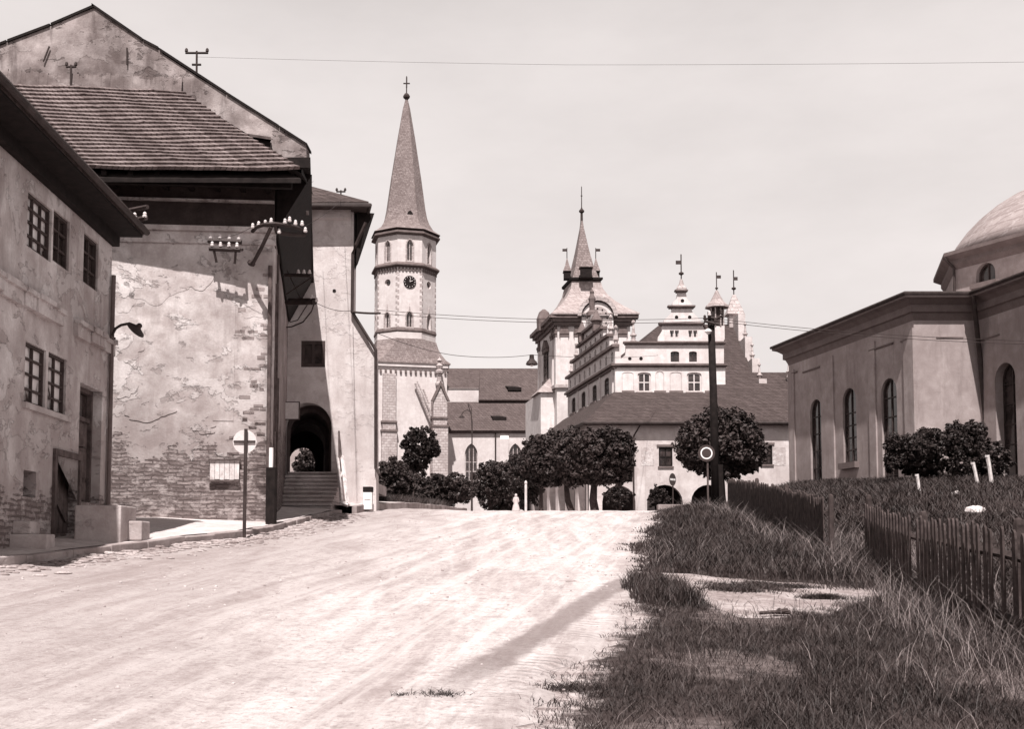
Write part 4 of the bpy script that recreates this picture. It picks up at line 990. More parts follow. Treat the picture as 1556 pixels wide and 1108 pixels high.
# arcade roof: eaves at E, top at body walls
W0=P(935,597,86.0); W1=W0+DS*16.6; zW=W0.z; W0.z=W1.z=0
def z_(v,z): return Vector((v.x,v.y,z))
e0=z_(E0,zE); e1=z_(E0+DS*26,zE); e2=Vector((RX,80,zE)); w0=z_(W0+Vector((-.1,0,0)),zW+.05); w1=z_(W1+DS*2,zW+.05); w2=Vector((RX,86.3,zW+.05))
m=MB()
def quad_slab(mb,q,t=.22): return mb.hexa([v-Vector((0,0,t)) for v in q]+list(q))
quad_slab(m,[e0,e2,w2,w0]); quad_slab(m,[e1,e0,w0,w1])
m.build('arcade_roof','tile',hall)
m=MB(); m.tube([e1+Vector((-.1,0,-.05)),e0+Vector((-.1,-.1,-.05)),e2+Vector((0,-.1,-.05))],.11,8); m.build('gutter','metal',hall)
dp=AF.uv(962,650)[0]; m=MB(); m.tube([Vector((AF.p(dp,0).x+.5,79.9,zE-.1)),AF.p(dp,zE-1.0,.12),AF.p(dp,3,.12)],.07,6); m.build('drainpipe','metal',hall)
# main body walls
BF=Fr(W0,(1,0,0)); BS=Fr(W1,-DS); BW=P(1102,560,86).x-W0.x; LS=16.6*DS.length
Z=lambda py: ZP(py,86)
U=lambda px,py=540: BF.uv(px,py)[0]
z1,z2,z3,z4,z5,z6=Z(556),Z(522),Z(493),Z(467),Z(443),Z(432)
fw=[(969,989,566,597),(1044,1066,566,597)]
hs=[(U(a,580),Z(d)+.05,U(b,580),Z(c)) for a,b,c,d in fw]
h2=[(U(a),Z(d),U(b),Z(c)) for a,b,c,d in((1019,1032,534,550),(1047,1059,534,550))]
h3=[(U(a,505),Z(d),U(b,505),Z(c)) for a,b,c,d in((1018,1024,502,513),(1025.5,1031.5,502,513),(1046,1052,502,513),(1053.5,1059.5,502,513))]
m=MB(); m.fpoly(BF,rectp(0,zW-2,BW,z1),-.5,0,[archp(*q_,'seg') for q_ in hs]); m.build('front_wall','white_wall',hall)
for q_ in hs: window(hall,BF,*q_,kind='seg',depth=.16,cols=2,rows=2,bar=.09,fm='lightframe'); MB().fbox(BF,q_[0]-.12,q_[1]-.18,q_[2]+.12,q_[1]-.004,-.05,.12).build('sill','trim',hall)
m=MB(); m.fbox(BF,U(945,597),Z(598),U(964,597),Z(594),-.02,.08); m.fbox(BF,U(994,597),Z(598),U(1012,597),Z(594),-.02,.08); m.fbox(BF,U(1017,597),Z(598),U(1038,597),Z(594),-.02,.08); m.fbox(BF,U(1071,597),Z(598),U(1090,597),Z(594),-.02,.08); m.build('ledge_blocks','trim',hall)
m=MB()
for a,b in((946,962),(1019,1035)):
    m.fpoly(BF,inset(archp(U(a,580),Z(593),U(b,580),Z(566),'seg'),-.06),0,.03,[archp(U(a,580),Z(593),U(b,580),Z(566),'seg')])
m.fpoly(BF,inset(archp(U(997,580),Z(593),U(1008,580),Z(564),'round'),-.06),0,.04,[archp(U(997,580),Z(593),U(1008,580),Z(564),'round')]); m.build('blind_panels','white_old',hall)
# scrolled storeys
def mir(px): return 2*1036-px
L1=[(939,556),(942,546),(950,540),(951,530),(951,522),(1100,522),(1100,556)]
L2=[(999,522),(1000,512),(1006,503),(1006,493),(1070,493),(1073,505),(1078,512),(1100,512),(1100,522)]
L3=[(1008,493),(1009,486),(1016,480),(1021,474),(1021,467),(1051,467),(1052,474),(1058,480),(1064,486),(1066,493)]
L4=[(1021,467),(1022,460),(1028,454),(1030,443),(1042,443),(1044,454),(1050,460),(1052,467)]
def poly(f,L): 
    q=[f.uv(*p) for p in L]; a=0
    for i in range(len(q)): a+=q[i][0]*q[(i+1)%len(q)][1]-q[(i+1)%len(q)][0]*q[i][1]
    return q if a>0 else q[::-1]
m=MB(); m.fpoly(BF,poly(BF,L1),-.45,0,[archp(*q_,'seg') for q_ in h2]); m.fpoly(BF,poly(BF,L2),-.44,-.001,[rectp(*q_) for q_ in h3]); m.fpoly(BF,poly(BF,L3),-.43,-.002); m.fpoly(BF,poly(BF,L4),-.42,-.003); m.build('stepped_gable','white_wall',hall)
for q_ in h2: window(hall,BF,*q_,kind='seg',depth=.2,cols=2,rows=1,bar=.05,fm='frame')
for q_ in h3: window(hall,BF,*q_,depth=.2,cols=1,rows=1,bar=.05,fm='lightframe',gm='glass')
m=MB()
for a,b,z,h in((937,1102,z1,.25),(950,1100,z2,.22),(1004,1068,z3,.2),(1018,1054,z4,.2),(1029,1043,z5,.18)):
    u0,u1=U(a),U(b)
    m.fbox(BF,u0-.05,z-h*.5,u1+.05,z,-.3,.12); m.fbox(BF,u0-.15,z+.001,u1+.15,z+h*.6,-.3,.26)
m.build('gable_cornices','trim',hall)
m=MB(); 
for px,py in((1028,482),(1048,482),(957,545),(974,545),(1037,457)): q_=BF.uv(px,py); m.fpoly(BF,archp(q_[0]-.14,q_[1]-.14,q_[0]+.14,q_[1]+.14,'circle'),-.2,.012)
m.build('round_vents','black',hall)
def obelisk(base,s,nm,vane=False,flip=1):
    m=MB(); m.lathe(base,[(.34*s,0),(.34*s,.15*s),(.24*s,.2*s),(.22*s,.6*s),(.36*s,.68*s),(.36*s,.8*s),(.2*s,.9*s),(.08*s,1.9*s),(.2*s,2.0*s),(.22*s,2.15*s),(.06*s,2.35*s)],8,PI/8); m.build(nm,'stone',hall)
    if vane:
        t_=base+Vector((0,0,2.3*s)); m=MB(); m.tube([t_,t_+Vector((0,0,1.7*s))],.035*s+.01,5); m.lathe(t_+Vector((0,0,.55*s)),[(0,0),(.16*s,.1*s),(.16*s,.2*s),(0,.3*s)],8)
        m.fbox(Fr(t_,(1,0,0)),-.5*s*(flip>0),t_.z*0+1.1*s,.5*s*(flip<0),1.35*s,-.015,.015) ; m.build('weather_vane','metal',hall)
ctop=BF.p(U(1036,440),z5+.1,-.2)
m=MB(); m.lathe(ctop,[(.45,0),(.42,.2),(.2,.5),(.1,.9)],8); m.build('gable_cap','stone',hall)
m=MB(); c_=ctop+Vector((0,0,.9)); m.tube([c_,c_+Vector((0,0,2.0))],.05,5); m.lathe(c_+Vector((0,0,.3)),[(0,0),(.2,.12),(.2,.22),(0,.34)],8); m.fbox(Fr(Vector((c_.x,c_.y,0)),(1,0,0)),-.42,c_.z+1.2,0,c_.z+1.5,-.015,.015); m.build('weather_vane','metal',hall)
obelisk(BF.p(U(963,515),z2+.13,-.2),.75,'obelisk')
# right-hand gable wall block and corner turret
m=MB(); u0,u1=U(1087),BW; m.fbox(BF,u0,z2+.3,u1,Z(495),-.6,-.05); m.build('turret_base','white_wall',hall)
tc_=BF.p((U(1084)+U(1100))/2,Z(495)+.0,-.5)
tr=thing_loc=None
m=MB(); m.lathe(tc_,[(.5,0),(.5,1.5),(.62,1.6)],8,PI/8); m.build('turret','shade_dark',hall)
m=MB()
for k in range(8):
    an=PI/8+k*PI/4; m.tube([tc_+Vector((.52*math.cos(an),.52*math.sin(an),0)),tc_+Vector((.52*math.cos(an),.52*math.sin(an),1.6))],.06,5)
m.build('turret_columns','stone',hall)
m=MB(); m.lathe(tc_+Vector((0,0,1.55)),[(.95,-.05),(.92,.1),(.55,.45),(.3,.9),(.08,1.35)],8,PI/8); m.build('turret_roof','flare',hall)
m=MB(); t_=tc_+Vector((0,0,2.85)); m.tube([t_,t_+Vector((0,0,1.5))],.04,5); m.lathe(t_+Vector((0,0,.1)),[(0,0),(.12,.08),(.12,.16),(0,.22)],8); m.fbox(Fr(Vector((t_.x,t_.y,0)),(1,0,0)),0,t_.z+1.0,.35,t_.z+1.25,-.015,.015); m.build('weather_vane','metal',hall)
# main roof
zr=ZP(493,96.5); xr=P(1114,495,96.5).x; xl_=P(1004,493,96).x
a=Vector((W0.x+.3,86.4,zW+1.5)); b_=Vector((xr,86.4,zW-.2)); c_=Vector((xr,96.5,zr)); d_=Vector((xl_,96.5,zr)); 
m=MB(); quad_slab(m,[Vector((U(1000)+W0.x,86.45,z2-1.8)),Vector((xr,86.0,zW-.1)),c_,d_],.2)
m.add([Vector((W0.x+.2,86.5,z1)),d_,z_(W1,z1)+Vector((.3,0,0)),Vector((U(1000)+W0.x,86.5,z2-1.8))],[(0,3,1),(0,1,2)])
quad_slab(m,[d_,c_,Vector((xr,108,zW)),Vector((xl_,108,zW))],.2)
m.build('main_roof','tile',hall)
# right gable parapet (seen edge-on) with obelisks
gx=xr; GR=Fr((gx,86.2,0),(0,1,0),(1,0,0)); m=MB()
def prof(y): return zW-.2+(zr-zW+.2)*(1-abs(y-96.5)/10.2)
out=[]
for y in(86.2,88.5,88.5,91,91,93.5,93.5,96,97,99.5,99.5,102,102,104.5,104.5,106.8): out.append(y)
pts=[(0,zW-3)]+[(20.6,zW-3)]
ys_=[20.6,18.2,18.2,15.6,15.6,13,13,10.8,9.8,7.6,7.6,5,5,2.4,2.4,0]
zs_=[]
for i,y in enumerate(ys_):
    k=min(i if i<8 else 15-i,7)//2; zs_.append(zW+.3+(zr-zW)*[.05,.32,.62,.95][k]+.45)
pts+=list(zip(ys_,zs_)); m.fpoly(GR,pts,-.1,.5); m.build('side_gable_wall','white_old',hall)
for yy,zz in((1.2,zs_[15]),(3.7,zs_[13]),(6.3,zs_[11])): obelisk(Vector((gx+.2,86.2+yy,zz)),.62,'obelisk')
pt=Vector((gx+.1,96.5,zr+.4)); m=MB(); m.loft([[pt+Vector((x*.55,y*.55,-1.8)) for x,y in((-1,-1),(1,-1),(1,1),(-1,1))],[pt+Vector((x*.5,y*.5,.3)) for x,y in((-1,-1),(1,-1),(1,1),(-1,1))],[pt+Vector((x*.75,y*.75,.4)) for x,y in((-1,-1),(1,-1),(1,1),(-1,1))],[pt+Vector((x*.7,y*.7,.6)) for x,y in((-1,-1),(1,-1),(1,1),(-1,1))],[pt+Vector((x*.12,y*.12,2.2)) for x,y in((-1,-1),(1,-1),(1,1),(-1,1))]]); m.build('gable_cap','stone',hall)
m=MB(); m.tube([pt+Vector((0,0,2.1)),pt+Vector((0,0,4.4))],.05,5); m.lathe(pt+Vector((0,0,2.6)),[(0,0),(.2,.12),(.2,.22),(0,.34)],8); m.fbox(Fr(Vector((pt.x,pt.y,0)),(1,0,0)),0,pt.z+3.5,.35,pt.z+3.8,-.015,.015); m.build('weather_vane','metal',hall)
# lower wing to the right
yr_=88.2; zr2=ZP(566,yr_); x0_=P(1090,566,88).x; x1_=P(1187,566,yr_).x
m=MB(); x1b=P(1203,642,80.2).x
quad_slab(m,[Vector((x0_-1,80.05,zE+.12)),Vector((RX,80.05,zE+.12)),Vector((x1_+1,yr_,zr2)),Vector((x0_-1,yr_,zr2))],.15); quad_slab(m,[Vector((x0_-1,yr_,zr2)),Vector((x1_+1,yr_,zr2)),Vector((RX,97,zE)),Vector((x0_-1,97,zE))],.15)
m.build('wing_roof','tile',hall)
obp=P(1190,572,87.5); m=MB(); m.box((obp.x+.35,86,obp.z-2.2),(.5,3.5,4.0)); m.build('wing_gable_wall','white_old',hall)
obelisk(Vector((obp.x+.2,86.5,obp.z-.25)),.6,'obelisk')
# long side wall
zc1=z1-.1
cu=[LS*.13,LS*.36,LS*.60,LS*.84]
hw=[(c-.75,zW+.15,c+.75,zc1-.45) for c in cu]
m=MB(); m.fpoly(BS,rectp(0,zW-2,LS,zc1),-.5,0,[archp(*q_,'seg') for q_ in hw]); m.build('side_wall','white_wall',hall)
for q_ in hw: window(hall,BS,*q_,kind='seg',depth=.12,cols=2,rows=3,bar=.09,fm='frame'); MB().fbox(BS,q_[0]-.15,q_[1]-.2,q_[2]+.15,q_[1]-.004,-.05,.18).build('sill','trim',hall)
m=MB()
for i in range(5): 
    u=[.02,.245,.48,.72,.96][i]*LS; m.fbox(BS,u-.14,zW-1,u+.14,zc1-.02,0,.10)
m.build('side_pilasters','white_wall',hall)
m=MB(); m.fbox(BS,-.1,zc1-.12,LS+.1,zc1+.08,-.1,.16); m.fbox(BS,-.2,zc1+.081,LS+.2,zc1+.26,-.1,.36); m.build('side_cornice','trim',hall)
# side scrolled gable: tiers
tiers=[(0,1,zc1+.26,1.35),(.12,.90,zc1+1.6,1.15),(.26,.78,zc1+2.75,1.0),(.36,.66,zc1+3.75,.85)]
m=MB(); mc=MB(); mv=MB(); 
for i,(a_,b2,zb_,h) in enumerate(tiers):
    u0,u1=a_*LS,b2*LS; nar=int((u1-u0)/1.7); hh=[]
    for k in range(nar):
        c=u0+(k+.5)*(u1-u0)/nar; hh.append(archp(c-.30,zb_+.3,c+.30,zb_+h-.25,'round'))
    m.fpoly(BS,rectp(u0,zb_,u1,zb_+h),-.45,-.0015*i,hh)
    mc.fbox(BS,u0-.2,zb_+h-.05,u1+.2,zb_+h+.16,-.3,.28)
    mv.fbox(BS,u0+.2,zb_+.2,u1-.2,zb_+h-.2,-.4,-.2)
tcu=.51*LS; zt4=tiers[-1][2]+.85
pp=[(tcu-1.9,zt4),(tcu+1.9,zt4)]+[(tcu+1.9*math.cos(PI*k/12),zt4+.15+1.0*math.sin(PI*k/12)**.8) for k in range(13)]
m.fpoly(BS,pp,-.4,-.007)
m.build('side_stepped_gable','white_wall',hall); mc.build('side_gable_cornices','trim',hall); mv.build('blind_arcade_recess','shade_dark',hall)
for u_,zz in((.03*LS,tiers[0][2]+1.45),(.15*LS,tiers[1][2]+1.25),(.28*LS,tiers[2][2]+1.1),(.97*LS,tiers[0][2]+1.45),(.88*LS,tiers[1][2]+1.25)): obelisk(BS.p(u_,zz,-.2),.72,'obelisk')
m=MB(); m.lathe(BS.p(tcu,zt4+1.1,-.2),[(.5,0),(.5,.3),(.22,.5),(.25,1.2),(.32,1.5),(.15,1.9),(.2,2.1),(0,2.4)],8); m.build('gable_statue','trim',hall)
for uu in(.36,.67):
    m=MB(); b3=BS.p(uu*LS,tiers[3][2]+.1,.1); m.lathe(b3,[(.36,0),(.36,.8),(.55,.85),(.45,1.05),(.2,1.5),(.04,1.9)],8); m.build('gable_turret','trim',hall)
# clock tower
tow=thing('town_hall_tower','white baroque tower with clock, flared tin roof and needle spire, behind the town hall','tower',(4.2,106,0))
C0=P(846,560,106.0); C0.z=0; TWD=P(958,560,106).x-C0.x; C3=C0+DS*9.3; C1=C0+Vector((TWD,0,0)); C2=C3+Vector((TWD,0,0)); cen=(C0+C1+C2+C3)/4
TFf=Fr(C0,(1,0,0)); TFs=Fr(C3,-DS); L9=9.3*DS.length
zt=ZP(494,106)
m=MB(); m.hexa([C0,C1,C2,C3]+[z_(q_,zt) for q_ in(C0,C1,C2,C3)]); m.build('tower_wall','white_wall',tow)
# lower wider stage with its small roof
zl=ZP(594,106)
d0=C0+Vector((-1.5,1.2,0)); d3=C3+Vector((-1.3,0,0)); 
m=MB(); m.hexa([d0,C0+Vector((.0,1.2,0)),C3,d3]+[z_(q_,zl) for q_ in(d0,C0+Vector((.0,1.2,0)),C3,d3)]); m.build('stair_annex','white_wall',tow)
pk=(d0+C0)/2+DS*2; pk.z=zl+1.6
m=MB(); q4=[d0+Vector((-.3,-.3,zl)),C0+Vector((0,.9,zl)),C0+DS*4+Vector((0,0,zl)),d0+DS*4+Vector((-.3,0,zl))]
m.add([tuple(v) for v in q4]+[tuple(pk+Vector((.5,0,0)))],[(0,1,4),(1,2,4),(2,3,4),(3,0,4),(3,2,1,0)]); m.build('annex_roof','flare',tow)
def cor(f,L,z,h,d,nm,skip=None):
    m=MB()
    for i in range(3): m.fbox(f,-d*(i+1)/3,z+h*i/3,L+d*(i+1)/3,z+h*(i+1)/3-.002,-.1,d*(i+1)/3)
    return m.build(nm,'trim',tow)
cor(TFf,TWD,zt-.1,1.0,.75,'front_cornice'); cor(TFs,L9,zt-.1,1.0,.75,'side_cornice')
zm=ZP(590,106)
m=MB(); m.fbox(TFf,-.2,zm,TWD+.2,zm+.35,-.1,.22); m.fbox(TFs,-.2,zm-.001,L9+.2,zm+.351,-.1,.24); m.build('middle_band','stone',tow)
m=MB()
for f,L in((TFf,TWD),(TFs,L9)):
    for u in(.35,1.7) if f is TFf else (L9-.6,L9-2.2,.5): m.fbox(f,u,zm+.36,u+.75,zt-1.15,-.02,.14)
    for u in((TWD-1.1,) if f is TFf else ()): m.fbox(f,u,zm+.36,u+.75,zt-1.15,-.02,.14)
m.build('pilasters','white_wall',tow)
m=MB()
for f,us in((TFf,(.3,1.65,TWD-1.15)),(TFs,(L9-.65,L9-2.25,.45))):
    for u in us:
        m.fbox(f,u,zt-1.15,u+.85,zt-.9,-.02,.2); m.fbox(f,u-.05,zt-.895,u+.9,zt-.65,-.02,.26); m.fbox(f,u+.05,zt-.645,u+.8,zt-.14,-.02,.16)
m.build('capitals','trim',tow)
ww=TFs.R(828,535,838,578); u=L9*.5
window(tow,TFs,u-.8,ZP(577,110),u+.8,ZP(535,110),kind='rect',depth=-.14,cols=2,rows=4,bar=.08,fm='frame')
m=MB(); v1=ZP(535,110); m.fbox(TFs,u-1.1,v1,u+1.1,v1+.35,0,.3); m.fpoly(TFs,[(u-1.2,v1+.36),(u+1.2,v1+.36),(u,v1+1.3)],0,.35); m.fbox(TFs,u-1.1,ZP(577,110)-.4,u+1.1,ZP(577,110)-.01,0,.3); m.build('window_surround','trim',tow)
window(tow,TFf,TWD/2-.8,ZP(575,106),TWD/2+.8,ZP(535,106),kind='round',depth=-.12,cols=2,rows=4,bar=.08,fm='frame')
# clock gable on the front
kc=TFf.uv(907,487); R0=1.15
m=MB(); m.fpoly(TFf,inset(archp(kc[0]-R0-.35,kc[1]-.9,kc[0]+R0+.35,kc[1]+R0+.45,'round'),0),-.5,.80); m.build('clock_gable','white_wall',tow)
m=MB(); o1=archp(kc[0]-R0-.75,kc[1]+.25,kc[0]+R0+.75,kc[1]+R0+1.0,'round',14); o2=archp(kc[0]-R0-.40,kc[1]+.25,kc[0]+R0+.40,kc[1]+R0+.6,'round',14)
m.fpoly(TFf,o1+[],-.4,1.05,[inset(o2,.0)]); m.build('hood_mould','stone',tow)
m=MB(); m.fpoly(TFf,archp(kc[0]-R0,kc[1]-R0+.05,kc[0]+R0,kc[1]+R0+.05,'circle'),.7,.86); ck=m.build('clock_face','stone',tow)
m=MB()
for i in range(12):
    an=i*PI/6; x=kc[0]+.92*math.cos(an); zz=kc[1]+.05+.92*math.sin(an); m.fbox(TFf,x-.07,zz-.07,x+.07,zz+.07,.86,.89)
m.build('hour_marks','black_wood',ck); m=MB(); m.tube([TFf.p(kc[0],kc[1],.93),TFf.p(kc[0]-.2,kc[1]+.75,.93)],.05,4); m.tube([TFf.p(kc[0],kc[1],.94),TFf.p(kc[0]+.45,kc[1]-.25,.94)],.06,4); m.build('clock_hands','black_wood',ck)
m=MB()
for k,(dx,dz,s) in enumerate(((-.9,-1.2,.45),(.9,-1.2,.45),(-.5,-1.8,.4),(.5,-1.8,.4),(0,-2.3,.42),(0,-1.4,.5),(-.2,-3.0,.25),(.2,-2.9,.25))):
    m.lathe(TFf.p(kc[0]+dx,kc[1]+dz-.3,.15),[(s*.4,0),(s,.2),(s*.8,.5),(s*.3,.7)],7,k)
m.build('carved_ornament','trim',tow)
# roof
def rg(k,z,ko=1.0): return [z_(cen+(q_-cen)*k,z) for q_ in(C0,C1,C2,C3)]
ze_=zt+.88; zp=ZP(426,108.5)
m=MB(); rr_=[rg(1.19,ze_),rg(1.19,ze_+.12)]
for tt in(.12,.25,.42,.6,.8,1.0): rr_.append(rg(1.19+(.40-1.19)*(1-(1-tt)**1.75),ze_+.12+(zp-ze_-.12)*tt))
m.loft(rr_); m.build('flared_roof','flare',tow)
m=MB(); m.loft([rg(.41,zp-.02),rg(.45,zp+.12),rg(.45,zp+.32),rg(.36,zp+.34)]); m.build('platform_ledge','black_wood',tow)
zt2=ZP(338,110.5); m=MB(); m.loft([rg(.37,zp+.33),rg(.26,zp+1.6),rg(.16,zp+3.4),rg(.05,zt2-.6),rg(.025,zt2+.2)]); m.build('spire','slate',tow)
tp=z_(cen,zt2+.1); m=MB(); m.lathe(tp,[(.14,-.6),(.12,.9),(.25,1.0),(.28,1.15),(.1,1.35),(.05,1.5),(.04,3.6),(0,3.7)],8); m.lathe(tp+Vector((0,0,2.6)),[(0,0),(.12,.08),(0,.2)],6); m.build('finial','metal',tow)
def dormer(c,w_,h,nm='spire_dormer'):
    m=MB(); f=Fr((c.x,c.y,0),(1,0,0)); m.fbox(f,-w_,c.z,w_,c.z+h,-1.0,.0); m.build(nm,'black_wood',tow)
    m=MB(); m.loft([[c+Vector((x*w_*1.25,.5+y*.62,h+.0)) for x,y in((-1,-1),(1,-1),(1,1),(-1,1))],[c+Vector((x*w_*.6,.5+y*.4,h+.65)) for x,y in((-1,-1),(1,-1),(1,1),(-1,1))],[c+Vector((x*.05,.5+y*.05,h+1.35)) for x,y in((-1,-1),(1,-1),(1,1),(-1,1))]]); m.build('dormer_roof','slate',tow)
    return c+Vector((0,.5,h+1.25))
Yd=108.3
t1=dormer(P(891,421,107.6),.55,1.0); c_=P(862,423,109.5); t1=dormer(c_,.33,.75); c2=P(906,423,109.5); t2_=dormer(c2,.33,.75)
for q_,s in((t1,-1),(t2_,1)):
    m=MB(); m.tube([q_,q_+Vector((0,0,1.2))],.045,5); f=Fr((q_.x,q_.y,0),(1,0,0)); m.fbox(f,-.45 if s<0 else 0,q_.z+.85,0 if s<0 else .45,q_.z+1.12,-.02,.02); m.build('weather_vane','metal',tow)
for u_ in(L9*.5,):
    m=MB(); m.lathe(TFs.p(u_,zt+.9,.3),[(.7,-.6),(.75,.6),(.5,1.3),(.15,1.6)],8); m.build('side_ornament','trim',tow)
# ------------------------------------------------------------------ CHAPEL on the right
K=P(1391,600,45.0); K.z=0; KD=Vector((-.2,1,0)).normalized(); KL=11.6
KS=Fr(K+KD*KL,-KD); KFW=P(1489,600,45.0).x-K.x; KF=Fr(K,(1,0,0)); zk=ZP(487,45)
chapel=thing('chapel','grey stuccoed church with tall narrow arched windows and heavy cornice on the right','church',(K.x,K.y,4))
cw=[]
for px,y0,y1,hwd in((1350,575,752,0),(1290,590,703,0),(1239.5,607,765,0)):
    a=KS.uv(px,y0); 
    w_=.62; b=KS.uv(px+2,y1)[1]; cw.append((a[0]-w_,max(b,3.2),a[0]+w_,a[1]))
m=MB(); m.fpoly(KS,rectp(0,2.5,KL,zk),-.5,0,[archp(*q_,'round',12) for q_ in cw]); m.build('side_wall','chapel',chapel)
for i,q_ in enumerate(cw):
    window(chapel,KS,*q_,kind='round',depth=.16,cols=2,rows=6,bar=.05,fm='metal',name='arched_window',gm='glass')
q_=cw[1]; MB().fbox(KS,q_[0]-.15,q_[1]-.28,q_[2]+.15,q_[1]-.004,-.02,.22).build('sill','chapel_trim',chapel)
m=MB(); m.fbox(KF,0,2.5,KFW,zk,-.5,0); m.build('front_wall','chapel',chapel)
m=MB(); m.fbox(KF,.9,ZP(514,45),.9+1.1,ZP(512,45),-.01,.03); m.build('front_groove','chapel_trim',chapel)
# recessed side panels: raised pilaster strips between the windows
m=MB()
us=[KL-.02-.55*0]
for px0,px1 in((1198,1208),(1249,1268),(1322,1332),(1376,1391)):
    a=KS.uv(px0,600)[0]; b=KS.uv(px1,600)[0]; m.fbox(KS,max(a,0.003),2.5,min(b,KL-.003),zk-.3,-.01,.07)
m.build('pilaster_strips','chapel',chapel)
m=MB()
for a,b,c,d in((1205,567,1212,565),(1221,566,1247,557),(1322,533,1358,522),(1370,519,1380,516)):
    p_=KS.uv(a,b); q2=KS.uv(c,d); m.fbox(KS,p_[0],p_[1]-.04,q2[0],p_[1]+.02,-.01,.08)
m.build('panel_grooves','chapel_trim',chapel)
# wing coming forward at the right
Wd=Vector((.2,-1,0)).normalized(); WO=KF.p(KFW,0); WL=13; WS=Fr(WO,Wd)
a=WS.uv(1522,600)
m=MB(); wu=WS.uv(1524,580); hv=(wu[0]-.5,ZP(735,42.5),wu[0]+.75,WS.uv(1524,552)[1])
m.fpoly(WS,rectp(0,2.5,WL,zk),-.5,0,[archp(*hv,'round',12)]); m.build('wing_wall','chapel',chapel); window(chapel,WS,*hv,kind='round',depth=.4,cols=2,rows=6,bar=.05,fm='metal',name='arched_window')
m=MB(); g_=WS.uv(1500,514); m.fbox(WS,g_[0]-.6,g_[1]-.04,g_[0]+.8,g_[1]+.02,-.01,.04); m.build('wing_groove','chapel_trim',chapel)
m=MB(); m.fbox(Fr(WS.p(WL,0),(1,0,0)),0.0,2.5,9,zk,-.5,0); m.build('wing_front_wall','chapel',chapel)
ko=[(.0,.0),(.12,.35),(.22,.40),(.22,.75),(.42,.95),(.62,1.05),(.62,1.22)]
zk2=ZP(447,44.4)-1.22*1.0
hc=ZP(446,44.4)-zk; sc=hc/1.22
def cornice_run(path,nm):
    m=MB(); rings=[]
    for (p_,n_) in path:
        rings.append([p_+n_*-.35+Vector((0,0,zk))]+[p_+n_*o+Vector((0,0,zk+h*sc)) for o,h in ko]+[p_+n_*-.35+Vector((0,0,zk+1.22*sc))])
    m.loft(rings,True,True); return m.build(nm,'chapel_trim',chapel)
nS=KS.N; nF=Vector((0,-1,0)); nW=WS.N
def mit(a,b): 
    c=(a+b); return c/(c.dot(a))
nBk=Vector((.2,1,0)).normalized()*1.0
p_far=K+KD*KL
cornice_run([(p_far+KD*.0,mit(nS,KD)),(K,mit(nS,nF)),(WO,mit(nF,nW)),(WS.p(WL,0),mit(nW,nF))],'cornice')
zR=zk+hc
m=MB()
m.add([z_(p_far+mit(nS,KD)*.6,zR+.01),z_(K+mit(nS,nF)*.6,zR+.01),z_(WO+mit(nF,nW)*.6,zR+.01),z_(WS.p(WL,0)+mit(nW,nF)*.6,zR+.01),Vector((WS.p(WL,0).x+14,WS.p(WL,0).y-.6,zR+.01)),Vector((K.x+16,p_far.y,zR+.01)),
       Vector((K.x+5.5,50,zR+1.0)),Vector((K.x+3.5,54,zR+.8)),Vector((K.x+12,44,zR+1.4))],
      [(0,1,6,7),(1,2,6),(2,3,8,6),(3,4,8),(5,0,7),(5,7,6,8),(4,5,8)]); m.build('tin_roof','roofmetal',chapel)
m=MB(); q_=[p_far+mit(nS,KD)*.66,K+mit(nS,nF)*.66,WO+mit(nF,nW)*.66,WS.p(WL,0)+mit(nW,nF)*.66]; m.tube([z_(v,zR+.02) for v in q_],.07,6); m.build('gutter','metal',chapel)
m=MB(); m.tube([P(1479,450,44.2),P(1484,495,44.5),P(1489,540,44.8),P(1494,600,44.85),P(1499,665,44.85),P(1500,735,44.85)],.10,8); m.build('drainpipe','metal',chapel)
# octagonal drum and dome
dy=54.0; dc=Vector((P(1453,420,55.6).x+6.85,56.5,0)); 
DR=6.9
m=MB(); zd0,zd1=zR-1,ZP(405,55.6)
V=[dc+Vector((DR*math.cos(PI+PI/4*k+.12+PI/8*0),DR*math.sin(PI+PI/4*k+.12),0)) for k in range(8)]
q_=MB()
for k in range(8):
    a,b=V[k],V[(k+1)%8]; f=Fr(a,b-a)
    Wk=(b-a).length
    if k==0:
        r=f.R(1490,401,1505,427); cx=(r[0]+r[2])/2; r=(cx-.55,r[1],cx+.55,r[3]); m.fpoly(f,rectp(0,zd0,Wk,zd1),-.4,0,[archp(*r,'round')]); fk=f; rk=r
    else: m.fpoly(f,rectp(0,zd0,Wk,zd1),-.4,0)
m.build('drum_wall','chapel',chapel)
window(chapel,fk,*rk,kind='round',depth=.3,cols=2,rows=1,bar=.06,name='drum_window'); MB().fbox(fk,rk[0]-.2,rk[1]-.25,rk[2]+.2,rk[1]-.005,0,.25).build('sill','chapel_trim',chapel)
def ov(r,z): return [Vector((dc.x+r*math.cos(PI+PI/4*k+.12),dc.y+r*math.sin(PI+PI/4*k+.12),z)) for k in range(8)]
m=MB(); m.loft([ov(DR+.02,zd1-.15),ov(DR+.2,zd1+.1),ov(DR+.2,zd1+.3),ov(DR+.6,zd1+.5),ov(DR+.6,zd1+.68),ov(DR-.4,zd1+.75)]); m.build('drum_cornice','chapel_trim',chapel)
m=MB(); N_=40; rings=[]
for i in range(10):
    an=math.radians(26)+math.radians(64)*i/9; r=7.3*math.cos(an)+.02; z=zd1+.70+7.3*(math.sin(an)-math.sin(math.radians(26))); rings.append([Vector((dc.x+r*math.cos(2*PI*k/N_),dc.y+r*math.sin(2*PI*k/N_),z)) for k in range(N_)])
m.loft(rings); m.build('dome','flare',chapel,smooth=True)
